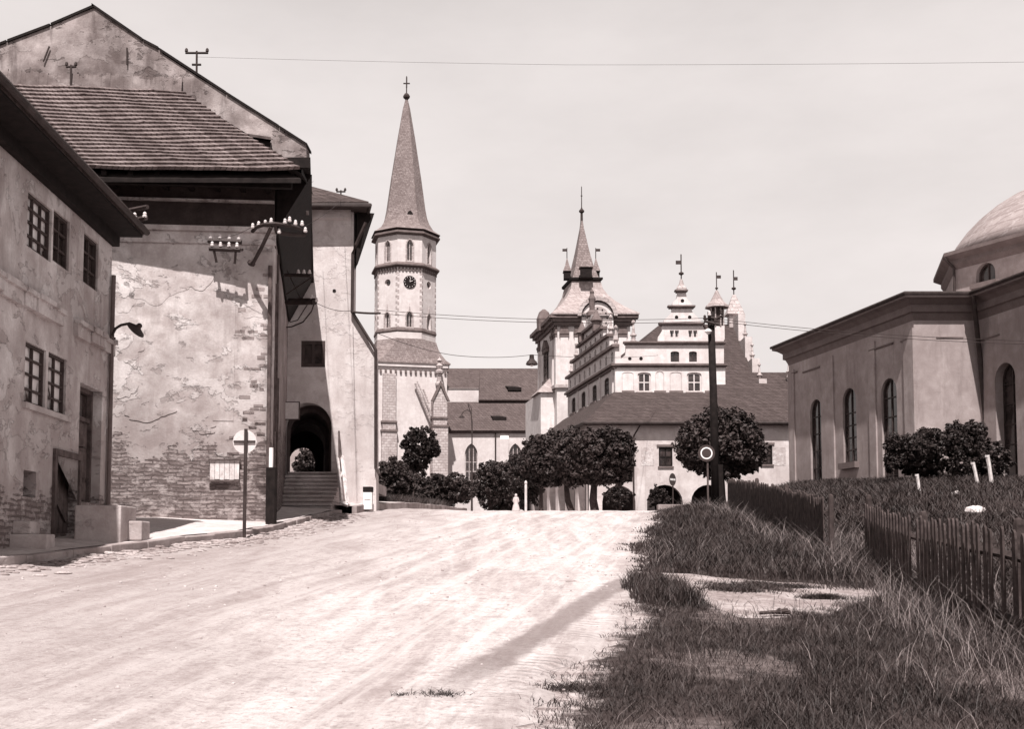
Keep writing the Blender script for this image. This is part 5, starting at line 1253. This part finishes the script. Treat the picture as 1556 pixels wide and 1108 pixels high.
m=MB(); m.tube([z_(V[0]+Vector((-.6,-.1,0)),zd1+.45),z_(V[0]+Vector((-.12,-.12,0)),zd1-.1),z_(V[0]+Vector((-.12,-.12,0)),zd0)],.07,6); m.build('drainpipe','metal',chapel)
# low cellar slots at the foot
m=MB(); a=KS.uv(1284,742); b=KS.uv(1333,735)
for i in range(3): u=a[0]+i*(b[0]-a[0])/3; m.fbox(KS,u,a[1]-.25,u+(b[0]-a[0])/3-.22,a[1]+.12,-.1,.012)
m.build('cellar_slots','black',chapel)
# ------------------------------------------------------------------ vegetation
def npmesh(name,V,Fq,m,parent=None):
    me=bpy.data.meshes.new(name); off=parent_loc(parent); V=V-np.array([off[0],off[1],off[2]])
    me.vertices.add(len(V)); me.vertices.foreach_set('co',V.astype(np.float32).ravel())
    k=Fq.shape[1]; me.loops.add(Fq.size); me.loops.foreach_set('vertex_index',Fq.astype(np.int32).ravel())
    me.polygons.add(len(Fq)); me.polygons.foreach_set('loop_start',np.arange(0,Fq.size,k,dtype=np.int32)); me.polygons.foreach_set('loop_total',np.full(len(Fq),k,dtype=np.int32))
    me.update(calc_edges=True); me.validate()
    me.materials.append(M[m]); o=bpy.data.objects.new(name,me); COL.objects.link(o)
    if parent: o.parent=parent
    return o
def leaves(C_,R_,n,size,seed,flat=.0,sparse=0.0):
    """C_,R_: blob centres & radii (k,3); leaf quads gathered in clumps through the blobs' outer volume"""
    g=np.random.default_rng(seed); C_=np.array(C_,float); R_=np.array(R_,float)
    vol=R_.prod(1)**(2/3); pr=vol/vol.sum(); nc=max(20,n//26)
    bi=g.choice(len(C_),nc,p=pr); d=g.normal(size=(nc,3)); d/=np.linalg.norm(d,axis=1)[:,None]
    rad=g.uniform(.45,1.03,nc)**.5
    cc=C_[bi]+d*rad[:,None]*R_[bi]*(1+(.08 if seed<42 else .16)*np.sin(d[:,:1]*7+d[:,2:]*9+seed))
    ci=g.integers(0,nc,n); cr=(R_.mean()*.15)*g.uniform(.6,1.3,nc)
    dd=g.normal(size=(n,3)); dd/=np.linalg.norm(dd,axis=1)[:,None]
    p=cc[ci]+dd*(cr[ci]*g.uniform(.3,1.,n))[:,None]
    # leaf quads
    nn=dd*.5+g.normal(size=(n,3))*.6+np.array([0,0,.45]); nn/=np.linalg.norm(nn,axis=1)[:,None]
    a=np.cross(nn,g.normal(size=(n,3))); a/=np.linalg.norm(a,axis=1)[:,None]; b=np.cross(nn,a)
    s=size*g.uniform(.6,1.35,n)[:,None]
    V=np.stack([p-a*s*.5,p-b*s*.30+a*s*.05,p+a*s*.6,p+b*s*.30+a*s*.05],1).reshape(-1,3)
    F_=np.arange(len(V)).reshape(-1,4)
    return V,F_
def tree(name,label,x,y,zc,blobs,n,leaf,mat,trunk_r,trunk_top,seed,group=None,cat='tree',lean=0.0,gz=None,limbs=5):
    gz=Gs(x,y) if gz is None else gz
    t=thing(name,label,cat,(x,y,gz),group); r=random.Random(seed)
    m=MB(); top=Vector((x+lean,y,trunk_top)); b=Vector((x,y,gz-.2))
    m.tube([b,b+Vector((.02,0,.35)),lerp(b,top,.5)+Vector((r.uniform(-.06,.06),0,0)),top],[trunk_r*1.5,trunk_r*1.1,trunk_r,trunk_r*.75],8)
    for i in range(limbs):
        C0=blobs[i%len(blobs)]; an=r.uniform(0,2*PI); e=Vector(C0[0])+Vector((math.cos(an)*C0[1][0]*.6,math.sin(an)*C0[1][1]*.6,C0[1][2]*r.uniform(-.1,.6)))
        mid=lerp(top,e,.45)+Vector((0,0,.15)); m.tube([top+Vector((0,0,-.15)),mid,e],[trunk_r*.6,trunk_r*.38,trunk_r*.1],6)
    m.build('trunk','bark',t,smooth=True)
    V,F_=leaves([c for c,_ in blobs],[q for _,q in blobs],n,leaf,seed); npmesh('crown',V,F_,mat,t)
    return t
def pb(px,py,Y,wpx,hpx,dy=None):   # blob from pixel centre and half sizes
    c=P(px,py,Y); k=Y/F; return ((c.x,c.y,c.z),(wpx*k,(dy or wpx*k),hpx*k))
# lindens along the town hall
LG='clipped lindens in front of the town hall'
Y=56
tree('linden_tree','broad dark linden before the large loggia arch, with the thickest trunk of the row',P(903,760,Y).x,Y,0,[pb(905,694,Y,56,40,1.7),pb(880,698,Y,46,38,1.5),pb(932,688,Y,32,38,1.3),pb(928,716,Y,30,22,1.0)],36000,.19,'leaf',.20,ZP(735,Y),31,LG)
Y=62
tree('linden_tree','linden with a slightly leaning trunk, second in the row left of the loggia arch',P(866,765,Y).x+.05,Y,0,[pb(850,696,Y,46,40,1.7),pb(872,690,Y,36,38,1.5),pb(835,705,Y,34,34,1.3)],26000,.20,'leaf',.17,ZP(735,Y),32,LG,lean=-.25)
Y=72
tree('linden_tree','smaller linden at the far end of the row by the side arcade',P(822,765,Y).x,Y,0,[pb(822,698,Y,30,38,1.7),pb(808,708,Y,20,32,1.5)],15000,.22,'leaf',.14,ZP(742,Y),33,LG)
Y=43
tree('linden_tree','round clipped linden standing right behind the tall wooden pole',P(1097,760,Y).x,Y,0,[pb(1094,676,Y,68,52,1.6),pb(1062,684,Y,34,34,1.1),pb(1128,682,Y,34,34,1.1),pb(1095,652,Y,46,30,1.1),pb(1110,698,Y,42,20,1.1)],42000,.15,'leaf',.14,ZP(722,Y),34,LG)
# trees before the church
Y=66
tree('standard_tree','slim-trunked tree with a round dark head in front of the church tower',P(628,760,Y).x,Y,0,[pb(638,674,Y,26,25,.9),pb(634,696,Y,21,19,.8),pb(655,682,Y,14,13,.6)],16000,.17,'leaf3',.07,ZP(705,Y),41,None,limbs=3,gz=3.7)
def shrub(label,Y,blobs,n,seed,leaf=.17,mat='leaf2',group='shrubs on the church green',cat='shrub',name='shrub'):
    c=blobs[0][0]; gz=Gs(c[0],Y); t=thing(name,label,cat,(c[0],Y,gz),group); r=random.Random(seed); m=MB()
    for i in range(6):
        q=blobs[i%len(blobs)]; e=Vector(q[0])+Vector((r.uniform(-.5,.5)*q[1][0],0,q[1][2]*.3)); m.tube([Vector((c[0]+r.uniform(-.2,.2),Y,gz-.1)),lerp(Vector((c[0],Y,gz)),e,.5),e],[.05,.035,.015],5)
    m.build('stems','bark',t)
    V,F_=leaves([a for a,_ in blobs],[b for _,b in blobs],n,leaf,seed); npmesh('foliage',V,F_,mat,t); return t
shrub('dense shrub touching the drainpipe side of the passage house',58,[pb(600,728,58,28,32,1.3),pb(584,742,58,18,28,1.1)],14000,51)
shrub('mid-sized shrub behind the slim round-headed tree',70,[pb(620,738,70,30,32,1.3),pb(642,748,70,26,24,1.1)],13000,52)
Y=60
tree('small_tree','low spreading tree on a short leaning trunk, right of the slim round-headed tree',P(687,770,Y).x,Y,0,[pb(676,744,Y,36,24,1.1),pb(692,746,Y,28,20,1.0),pb(660,750,Y,22,18,.9)],17000,.15,'leaf2',.07,ZP(758,Y),53,None,limbs=4,lean=-.2)
shrub('large dark shrub below the first gothic church window',82,[pb(742,738,82,24,34,1.7),pb(757,732,82,26,30,1.5)],13000,54,.2)
shrub('tall dark bush between the gothic window and the linden row',86,[pb(775,738,86,28,38,1.8),pb(792,722,86,24,34,1.6),pb(765,745,86,24,36,1.5)],18000,55,.2)
shrub('bush nearest the arcade corner, under the hanging lamp',76,[pb(800,728,76,24,40,1.4)],11000,56,.18)
# bushes inside arches / by the wall
shrub('leafy climber at the corner pillar of the arcade',78,[pb(940,755,78,22,16,.5)],3500,57,.15,'leaf3','bushes at the arcade arches','bush','bush')
shrub('ragged bush inside the second arcade arch',79,[pb(1000,757,79,16,18,.5)],2500,58,.15,'leaf3','bushes at the arcade arches','bush','bush')
shrub('rounded bush seen through the dark passage',52,[pb(468,705,52,19,22,.8),pb(462,720,52,14,16,.8)],7000,59,.14,'leaf2','shrubs on the church green')
shrub('big dark shrub before the pale front wall of the chapel',32,[pb(1435,696,32,60,40,1.2),pb(1390,692,32,34,30,1.0),pb(1466,672,32,26,30,.9),pb(1503,702,32,24,28,.9),pb(1364,676,32,17,15,.6),pb(1412,666,32,22,14,.6),pb(1484,656,32,10,14,.4),pb(1448,652,32,8,12,.4),pb(1355,700,32,10,16,.4)],46000,60,.09,'leaf3','bushes on the chapel mound','bush','bush')
shrub('small leafy sprig at the foot of the farthest chapel window',43,[pb(1256,748,43,5,7,.2)],260,61,.08,'leaf3','bushes on the chapel mound','bush','bush')
# pale garden wall seen through the passage
t=MB(); a=P(420,735,62); t.box((a.x+1,62,a.z),(7,.4,5.4)); o=t.build('garden_wall','grey_wall'); tag(o,'pale wall seen through the dark arched passage','wall')
# ------------------------------------------------------------------ grass
def in_path(x,y):
    e=.20*np.sin(x*9+y*7)*np.sin(x*4.3+1)+.14*np.sin(x*21-y*13)+.08*np.sin(x*47+y*31)
    return (x>1.6)&(x<5.3)&(y>pya(x)+e)&(y<pyb(x)+e)
def blades(x,y,h,w,lean,seed):
    g=np.random.default_rng(seed); n=len(x); z=G(x,y)-.015
    a=g.uniform(0,2*PI,n); dx=np.cos(a)*w*.5; dy=np.sin(a)*w*.5
    l=g.uniform(0,2*PI,n); lx=np.cos(l)*lean*h; ly=np.sin(l)*lean*h
    p0=np.stack([x-dx,y-dy,z],1); p1=np.stack([x+dx,y+dy,z],1)
    m0=np.stack([x-dx*.8+lx*.3,y-dy*.8+ly*.3,z+h*.55],1); m1=np.stack([x+dx*.8+lx*.3,y+dy*.8+ly*.3,z+h*.55],1)
    t0=np.stack([x+lx-dx*.12,y+ly-dy*.12,z+h],1); t1=np.stack([x+lx+dx*.12,y+ly+dy*.12,z+h],1)
    V=np.stack([p0,p1,m0,m1,t0,t1],1).reshape(-1,3); b=np.arange(n)*6
    Fq=np.concatenate([np.stack([b,b+1,b+3,b+2],1),np.stack([b+2,b+3,b+5,b+4],1)])
    return V,Fq
def clumpy(x,y,g):
    return .5+.5*np.sin(x*2.3+1.7*np.sin(y*1.1)+y*.9)*np.sin(y*1.7+1.3*np.sin(x*1.9))
def scatter(n,x0,x1,y0,y1,seed,yp=1.0):
    g=np.random.default_rng(seed); y=y0+(y1-y0)*g.random(n)**yp; x=g.uniform(x0,x1,n); return x,y,g
Vs=[];Fs=[];Vd=[];Fd=[]
def push(A,B,V,Fq):
    o=sum(len(v) for v in A); A.append(V); B.append(Fq+o)
def edge(x,y,g,soft=.5): # distance right of the road edge with ragged noise
    xe=xroad(y)+.13*np.sin(y*1.3)+.08*np.sin(y*3.1+1)+.07*np.sin(y*7.7)
    return x-xe+.14*np.sin(y*11+x*3)+.10*np.sin(y*23-x*5)
# near verge
x,y,g=scatter(190000,-.2,7.5,5.5,24,1,1.35)
d=edge(x,y,g); cl=clumpy(x,y,g); pathf=in_path(x,y)
keep=(d>g.uniform(-.15,.6,len(x)))&((~pathf)|(g.random(len(x))<.05))&(x<xfence(y)+2.5)&(g.random(len(x))<.12+.88*cl)
# bare trodden patches near the foreground
bare=(np.sin(x*1.7+y*.6+2)*np.sin(y*1.3-x*.9)+.3*np.sin(x*8+y*5)*np.sin(y*7-x*3)>.50)&(y<15.5); keep&=~(bare&(g.random(len(x))<.75)); keep&=(g.random(len(x))<.8)
x,y,d,cl=x[keep],y[keep],d[keep],cl[keep]; n=len(x)
h=(.022+.045*g.random(n)+.075*cl*g.random(n))*np.clip(.35+.8*d,.35,1.15)*np.where(np.abs(x-xfence(y))<.6,1.9,1)
h*=1+1.3*(g.random(n)<.10); V,Q=blades(x,y,h,.0045+.004*g.random(n),.75,2); push(Vs,Fs,V,Q)
# fine short undergrowth that closes the turf in the foreground
x,y,g=scatter(170000,.0,6.4,5.8,15.5,71,1.25); d=edge(x,y,g); cl=clumpy(x*1.9+3,y*1.6,g)
bare=(np.sin(x*1.7+y*.6+2)*np.sin(y*1.3-x*.9)+.3*np.sin(x*8+y*5)*np.sin(y*7-x*3)>.50)
keep=(d>g.uniform(.0,.9,len(x)))&(~in_path(x,y))&(x<xfence(y)+.6)&(g.random(len(x))<np.where(bare,.18,.55+.45*cl)); x,y,cl=x[keep],y[keep],cl[keep]; n=len(x)
V,Q=blades(x,y,.012+.035*g.random(n)+.05*cl*g.random(n)**2,.0035+.0035*g.random(n),1.1,72); push(Vs,Fs,V,Q)
# clump island left of the side path and rough edge of it
x,y,g=scatter(22000,1.0,4.6,13.6,19.5,3); k=((x-1.95)/.42)**2+((y-14.6)/2.1)**2<1+.35*np.sin(x*9)*np.sin(y*5); x,y=x[k],y[k]; n=len(x)
V,Q=blades(x,y,.08+.2*g.random(n),.013,.5,4); push(Vs,Fs,V,Q)
for cx,cy,a,b in((3.3,15.7,.55,.13),(3.0,15.2,.35,.12),(3.9,16.4,.5,.12),(5.2,16.9,.5,.3),(4.1,14.85,.22,.07)):
    n=1400; gg=np.random.default_rng(int(cx*100)); x=gg.normal(cx,a*.6,n); y=gg.normal(cy,b*.8,n); V,Q=blades(x,y,.03+.07*gg.random(n),.012,.9,5); push(Vs,Fs,V,Q)
# bank between road and first fence
x,y,g=scatter(120000,1.8,8,17.6,46,6,1.25); d=edge(x,y,g); cl=clumpy(x*1.3,y*.6,g)
keep=(d>g.uniform(-.15,.5,len(x)))&(x<xfence(y)+.5); x,y,d,cl=x[keep],y[keep],d[keep],cl[keep]; n=len(x)
h=(.06+.18*g.random(n)*(.5+.7*cl))*np.clip(.35+d*.8,.35,1.2); V,Q=blades(x,y,h,.014+.012*g.random(n),.5,7); push(Vs,Fs,V,Q)
# mound behind the fences
x,y,g=scatter(130000,4.8,17,9,46,8,1.1); keep=(x>xfence(y)+.15)&(x<y*.62+2); x,y=x[keep],y[keep]; n=len(x)
h=(.06+.14*g.random(n))*(.7+.8*clumpy(x,y,g)); V,Q=blades(x,y,h,.012+.016*g.random(n)*y/30,.8,9); push(Vs,Fs,V,Q)
# sprigs on the road and church green
for cx,cy,s,n in((-.52,8.2,.09,300),(-.80,8.15,.04,80),(.55,8.75,.10,220),(.40,8.7,.10,200),(1.75,11.3,.2,300),(1.7,13.2,.16,260),(1.9,17.0,.2,260),(-3,6,.01,1)):
    gg=np.random.default_rng(int(abs(cx)*999)); x=gg.normal(cx,s,n); y=gg.normal(cy,s*.6,n); V,Q=blades(x,y,.02+.045*gg.random(n),.008,1.2,11); push(Vs,Fs,V,Q)
x,y,g=scatter(26000,-9,-2.8,47,62,12); k=(x<xkerb(y)-.6)&(x>-9); x,y=x[k],y[k]; n=len(x)
V,Q=blades(x,y,.15+.25*g.random(n)+.24,.04,.5,13); push(Vs,Fs,V,Q)
o=npmesh('grass',np.concatenate(Vs),np.concatenate(Fs),'grassm'); tag(o,'dark uneven grass covering the verge, bank and mound on the right','grass',kind='stuff')
# tall dry stalks
x,y,g=scatter(90000,.3,8.5,6,44,21,1.2); d=edge(x,y,g); cl=clumpy(x*.8+2,y*.7,g)
keep=(d>.25)&(~in_path(x,y))&(x<xfence(y)+1.2)&(g.random(len(x))<(.03+.30*(np.abs(x-xfence(y))<1.0)+.20*(cl>.6)+.25*((y>17.8)&(y<24)))*np.where(y<12,.8,.6)); x,y=x[keep],y[keep]; n=len(x)
h=(.10+.30*g.random(n)**1.5)*np.where(np.abs(x-xfence(y))<1.0,1.5,.8); V,Q=blades(x,y,h,.0032+.003*g.random(n)*np.clip(y/12,1,3),.75,22)
o=npmesh('dry_grass',V,Q,'drym'); tag(o,'tall pale dry stalks standing in the dark grass and along the picket fence','dry grass',kind='stuff')
# ------------------------------------------------------------------ picket fences
def fence(label,pts,ph,seed,pitch=.135,group='picket fences'):
    a=pts[0]; t=thing('picket_fence',label,'fence',(a[0],a[1],Gs(*a)),group); r=random.Random(seed)
    pk=MB(); n=0
    for (p,q) in zip(pts,pts[1:]):
        L=math.hypot(q[0]-p[0],q[1]-p[1]); ux,uy=(q[0]-p[0])/L,(q[1]-p[1])/L; k=int(L/pitch)
        f=Fr((p[0],p[1],0),(ux,uy,0))
        for i in range(k):
            u=i*pitch+.03; w=.10 if pitch>.2 else .07; x=p[0]+ux*u; y=p[1]+uy*u; z=Gs(x,y); hh=ph+r.uniform(-.06,.035); ln=r.gauss(0,.018)
            if r.random()<.03: continue
            b=z+.03; tt=z+hh; c=u+w/2
            ff=Fr(f.p(u,0,.0),(ux,uy,0),(-uy,ux,0)); 
            pk.fpoly(ff,[(0,b),(w,b),(w+ln,tt-.09),(w*.86+ln,tt-.03),(w/2+ln,tt),(w*.14+ln,tt-.03),(ln,tt-.09)],.005,.027)
        rl=MB()
        for zz in(.22,ph-.30):
            pts_=[f.p(L*i/6,Gs(p[0]+ux*L*i/6,p[1]+uy*L*i/6)+zz,.035) for i in range(7)]; rl.tube(pts_,.045,4)
        rl.build('rail','fence',t)
        kp=max(2,int(L/2.4)+1)
        for i in range(kp):
            u=min(L*i/(kp-1),L); x=p[0]+ux*u; y=p[1]+uy*u; z=Gs(x,y); po=MB(); po.lathe(f.p(u,z-.2,.12),[(.06,0),(.055,ph+.20),(.045,ph+.25),(.02,ph+.27)],8); po.build('post','fence',t)
    pk.build('pickets','fence',t); return t
fx=lambda y: float(xfence(y))
fence('near picket fence of pointed slats running to the lower right corner',[(fx(5.5)+.0,5.5),(fx(9),9),(fx(11),11),(fx(15.5),15.5),(6.26,20)],1.15,1,pitch=.235)
fence('far picket fence, tightly boarded and dark, ending at the gap before the near fence',[(5.98,21.4),(fx(26),26),(fx(30),30),(6.62,34.2)],1.10,2,pitch=.082)
# ------------------------------------------------------------------ pole, signs, lamp, wires
Yp=36.0; b_=P(1088,770,Yp); gz=Gs(b_.x,Yp); tz=ZP(474,Yp); t=thing('utility_pole','tall dark wooden pole with a bracket of insulators on top, before the round linden','utility pole',(b_.x,Yp,gz))
m=MB(); m.tube([(b_.x,Yp,gz-.4),(b_.x-.03,Yp,(gz+tz)/2),(P(1080,474,Yp).x,Yp,tz)],[.15,.125,.11],10); m.build('pole','black_wood',t,smooth=True)
m=MB(); m.tube([(b_.x+.16,Yp-.03,gz-.3),(b_.x+.14,Yp-.03,gz+1.6)],.10,8); m.build('stub_post','black_wood',t)
cpt=P(1082,492,Yp)
m=MB(); m.tube([P(1072,500,Yp-.1),P(1069,494,Yp-.15),P(1071,486,Yp-.15),P(1078,483,Yp-.1),P(1090,484,Yp-.1),P(1098,480,Yp-.2)],.04,6); m.tube([P(1070,488,Yp-.18),P(1094,494,Yp-.18)],.045,6); m.build('crossarm','metal',t)
for px,py in((1071,486),(1078,480),(1096,478),(1087,490)):
    m=MB(); insul(m,P(px,py,Yp-.18),1.1); m.build('insulator','metal' if px!=1078 else 'ceramic',t)
m=MB(); m.lathe(P(1076,504,Yp-.2),[(.02,.1),(.10,.05),(.12,0),(.05,-.08),(0,-.1)],10); m.build('pole_lamp','enamel',t)
# ring sign
Ys=35.0; c=P(1073.5,689,Ys); gz=Gs(c.x,Ys); t=thing('ring_road_sign','round dark road sign with a white ring, left of the tall wooden pole','road sign',(c.x,Ys,gz))
m=MB(); m.tube([(c.x+.04,Ys+.05,gz-.2),(c.x+.04,Ys+.05,c.z+.2)],.032,8); m.build('post','wood',t)
f=Fr((c.x,Ys,c.z),(1,0,0)); m=MB(); m.fpoly(f,archp(-.27,-.27,.27,.27,'circle'),-.012,.01); pl=m.build('sign_plate','enameldark',t)
m=MB(); 
ro=[(.19*math.cos(2*PI*i/28),.19*math.sin(2*PI*i/28)) for i in range(28)]; ri=[(.150*math.cos(2*PI*i/28),.150*math.sin(2*PI*i/28)) for i in range(28)]
m.fpoly(f,ro,.0102,.013,[ri]); m.build('white_ring','enamel',pl)
# no-entry sign
Yn=58; c=P(1022,729,Yn); gz=Gs(c.x,Yn); t=thing('no_entry_sign','small dark round sign with a white horizontal bar, in front of the arcade','road sign',(c.x,Yn,gz))
m=MB(); m.tube([(c.x+.02,Yn+.05,gz-.2),(c.x+.02,Yn+.05,c.z+.2)],.035,8); m.build('post','metal',t)
f=Fr((c.x,Yn,c.z),(.62,.78,0),(.78,-.62,0)); m=MB(); m.fpoly(f,archp(-.33,-.33,.33,.33,'circle'),-.01,.012); pl=m.build('sign_plate','enameldark',t)
m=MB(); m.fbox(f,-.26,-.05,.26,.05,.0122,.016); m.build('white_bar','enamel',pl)
# low dark planter / kerb wall right of the road crest
a=P(1008,782,52); t=MB(); c0=P(1040,776,50)
t.box((c0.x+.1,50,Gs(c0.x,50)+.12),(2.6,.6,.42)); o=t.build('low_wall','kerb',bevel=.03); tag(o,'low dark stone edging at the top of the road, below the no-entry sign','wall')
# pale post by the linden row
c=P(799,770,70); gz=Gs(c.x,70); t=MB(); t.lathe((c.x,70,gz-.2),[(.08,0),(.08,2.0),(.06,2.05),(.09,2.1),(.09,2.2),(.03,2.3)],8); o=t.build('pale_post','lightframe'); tag(o,'slim pale post standing left of the linden row','post')
# hanging street lamp
lp=P(808,552,50); t=thing('hanging_lamp','dark hanging street lamp on a wire over the square, above the arcade corner','lamp',lp)
m=MB(); m.lathe(lp,[(.0,.40),(.10,.38),(.11,.20),(.16,.12),(.22,.08),(.27,-.05),(.25,-.08),(.1,-.03)],12); m.build('lamp_shade','metal',t)
m=MB(); m.lathe(lp+Vector((0,0,-.16)),[(0,0),(.07,.03),(.08,.08),(.04,.12)],8); m.build('bulb','ceramic',t)
# standard lamp pipes before church
for i,(px,Y_,y0,lab) in enumerate(((717,64,640,'slim dark lamp standard before the first gothic church window'),)):
    c=P(px,765,Y_); gz=Gs(c.x,Y_); t=thing('lamp_standard',lab,'lamp post',(c.x,Y_,gz)); m=MB(); m.tube([(c.x,Y_,gz-.2),(c.x,Y_,gz+1.2),(c.x,Y_,ZP(y0,Y_))],[.07,.05,.035],8); m.build('post','metal',t)
    h=Vector((c.x,Y_,ZP(y0,Y_))); m=MB(); m.tube([h,h+Vector((-.05,0,.45)),h+Vector((-.25,0,.65)),h+Vector((-.5,0,.55)),h+Vector((-.6,0,.35))],.028,6); m.build('arm','metal',t)
    m=MB(); m.lathe(h+Vector((-.6,0,.2)),[(.03,.16),(.06,.12),(.2,.0),(.05,.0)],10); m.build('lamp_shade','metal',t)
def wire(pts,sag,r,label,group):
    m=MB(); P_=[]
    for a,b in zip(pts,pts[1:]):
        for i in range(17):
            k=i/16; p=lerp(a,b,k); p.z-=sag*4*k*(1-k); P_.append(p)
    m.tube(P_,r,4); o=m.build('overhead_wire','metal'); return tag(o,label,'wire',group)
WG='overhead wires'
ptop=P(1080,484,36)
wire([P(478,459,30),P(534,472,37.3)],.1,.009,'short wire crossing the passage house wall',WG)
wire([P(536,474,37.4),P(578,476,36.8)],.02,.035,'stout iron bar reaching out from the edge of the passage house',WG)
for i,(ya,yb) in enumerate(((471,483),(476,488))):
    wire([P(572,ya,36.8),P(1082,yb,36)],.18,.0085,'thin wire strung across the square from the passage house to the tall pole',WG)
for i,(yb) in enumerate((514,519)):
    wire([P(1086,484+i*4,36),P(1560,yb+4,34)],.12,.0085,'thin wire running from the tall pole past the chapel cornice',WG)
wire([P(570,505,37),P(690,540,44),lp+Vector((0,0,.38))],.10,.011,'sagging lamp wire hung from the passage house to the hanging lamp',WG)
wire([lp+Vector((0,0,.38)),P(1000,540,80)],.15,.011,'lamp wire going on from the hanging lamp to the town hall',WG)
wire([P(299,86,28.9),P(860,98,25),P(1620,93,22)],.02,.0032,'long faint wire high across the sky',WG)
for i,(a,b) in enumerate(((P(384,344,25.2),P(330,362,25.6)),(P(403,340,25.1),P(476,275,36)),(P(461,345,25.7),P(518,305,37)))):
    wire([a,b],.06,.006,'short wire leaving the curved corner bracket',WG)
# ------------------------------------------------------------------ stakes and stones on the mound
def onmound(px,py,y0=16):
    d=ray(px,py)
    for Y in np.arange(y0,60,.05):
        p=Vector((0,0,EYE))+d*(Y/d.y)
        if p.x>xfence(Y)+.3 and p.z<=Gs(p.x,p.y): return p
    return P(px,py,27)
for (bx,by,tx,ty,w,lab) in((1486,732,1478,703,.075,'shorter of the two pale leaning stakes at the big dark shrub'),(1507,732,1500,692,.085,'taller pale leaning stake at the right side of the big dark shrub'),(1397,733,1393,721,.07,'small pale stump at the left foot of the big dark shrub')):
    Y_=27.0; a=P(bx,by+3,Y_); b=P(tx,ty,Y_); a.z=min(a.z,Gs(a.x,a.y)-.05) if True else a.z
    m=MB(); w*=.62; m.tube([a,lerp(a,b,.6)+Vector((.01,0,0)),b],[w,w*.85,w],7); m.tube([b-Vector((0,0,.05)),b+Vector((0,0,.0))],[w*1.1,w*1.15],7); o=m.build('pale_stake','board'); tag(o,lab,'stake','pale stakes on the mound')
for (px,py,s,lab) in((1453,751,.10,'small broken white stone on the mound behind the near fence'),(1483,779,.19,'larger rounded white stone just above the near fence tops')):
    p=onmound(px,py); r=random.Random(px); m=MB(); m.lathe(p-Vector((0,0,s*.3)),[(s*.7,0),(s*1.0,s*.35),(s*.85,s*.75),(s*.3,s*.95)],7,.4,1.25,.8); m.v=[(a+r.uniform(-.02,.02),b,c+r.uniform(-.02,.02)) for a,b,c in m.v]; o=m.build('white_stone','board',bevel=.01); tag(o,lab,'stone','white stones on the mound')
p=onground(1182,937); m=MB(); r=random.Random(2)
for i in range(6): m.tube([p+Vector((r.uniform(-.22,0),r.uniform(-.05,.05),.03)),p+Vector((r.uniform(0,.25),r.uniform(-.05,.05),.03+r.random()*.05))],.02,5)
o=m.build('dead_branch','bark'); tag(o,'small heap of dark dead twigs lying on the pale side path','twigs')
for i,(px,py,s) in enumerate(((868,886,.06),(786,944,.035),(496,1028,.03),(655,1032,.05),(625,1030,.04))):
    p=onground(px,py); m=MB(); m.lathe(p-Vector((0,0,.005)),[(s*.8,0),(s,s*.3),(s*.5,s*.6)],7,i,1.5,.6); o=m.build('dark_clod','rubble')
    tag(o,['flat dark clod beside the upper end of the wheel track','small dark clod left of the middle of the wheel track','little dark stone alone on the lower middle of the road','right one of two dark clods near the lower road centre','left one of two dark clods near the lower road centre'][i],'clod','dark clods on the road')
# ------------------------------------------------------------------ person
Yq=70; c=P(784,770,Yq); gz=Gs(c.x,Yq); m=MB(); H=1.62
t=thing('person','small person in a long pale dress and headscarf at the far edge of the square','person',(c.x,Yq,gz))
b=Vector((c.x,Yq,gz))
m.lathe(b,[(.07,0),(.11,.05),(.13,.6),(.17,.85),(.15,1.0),(.19,1.3),(.17,1.40),(.06,1.44),(.055,1.48),(.09,1.52),(.095,1.60),(.06,1.66),(.0,1.68)],12,0,1,.75)
for s in(-1,1): m.tube([b+Vector((s*.17,0,1.36)),b+Vector((s*.24,-.02,1.08)),b+Vector((s*.17,-.14,.92))],[.05,.042,.035],7)
K7=.75
def shr(m):
    m.v=[(b.x+(p[0]-b.x)*K7,b.y+(p[1]-b.y)*K7,b.z+(p[2]-b.z)*K7) for p in m.v]
shr(m); m.build('body','skin',t,smooth=True)
m=MB(); m.lathe(b,[(.36,.18),(.33,.35),(.24,.75),(.18,.98),(.21,1.3),(.19,1.42),(.08,1.45)],14,0,1,.8); shr(m); m.build('dress','dress',t,smooth=True)
m=MB(); m.lathe(b+Vector((0,.01,0)),[(.11,1.44),(.115,1.56),(.10,1.66),(.04,1.71),(0,1.715)],10); shr(m); m.build('headscarf','dress',t,smooth=True)
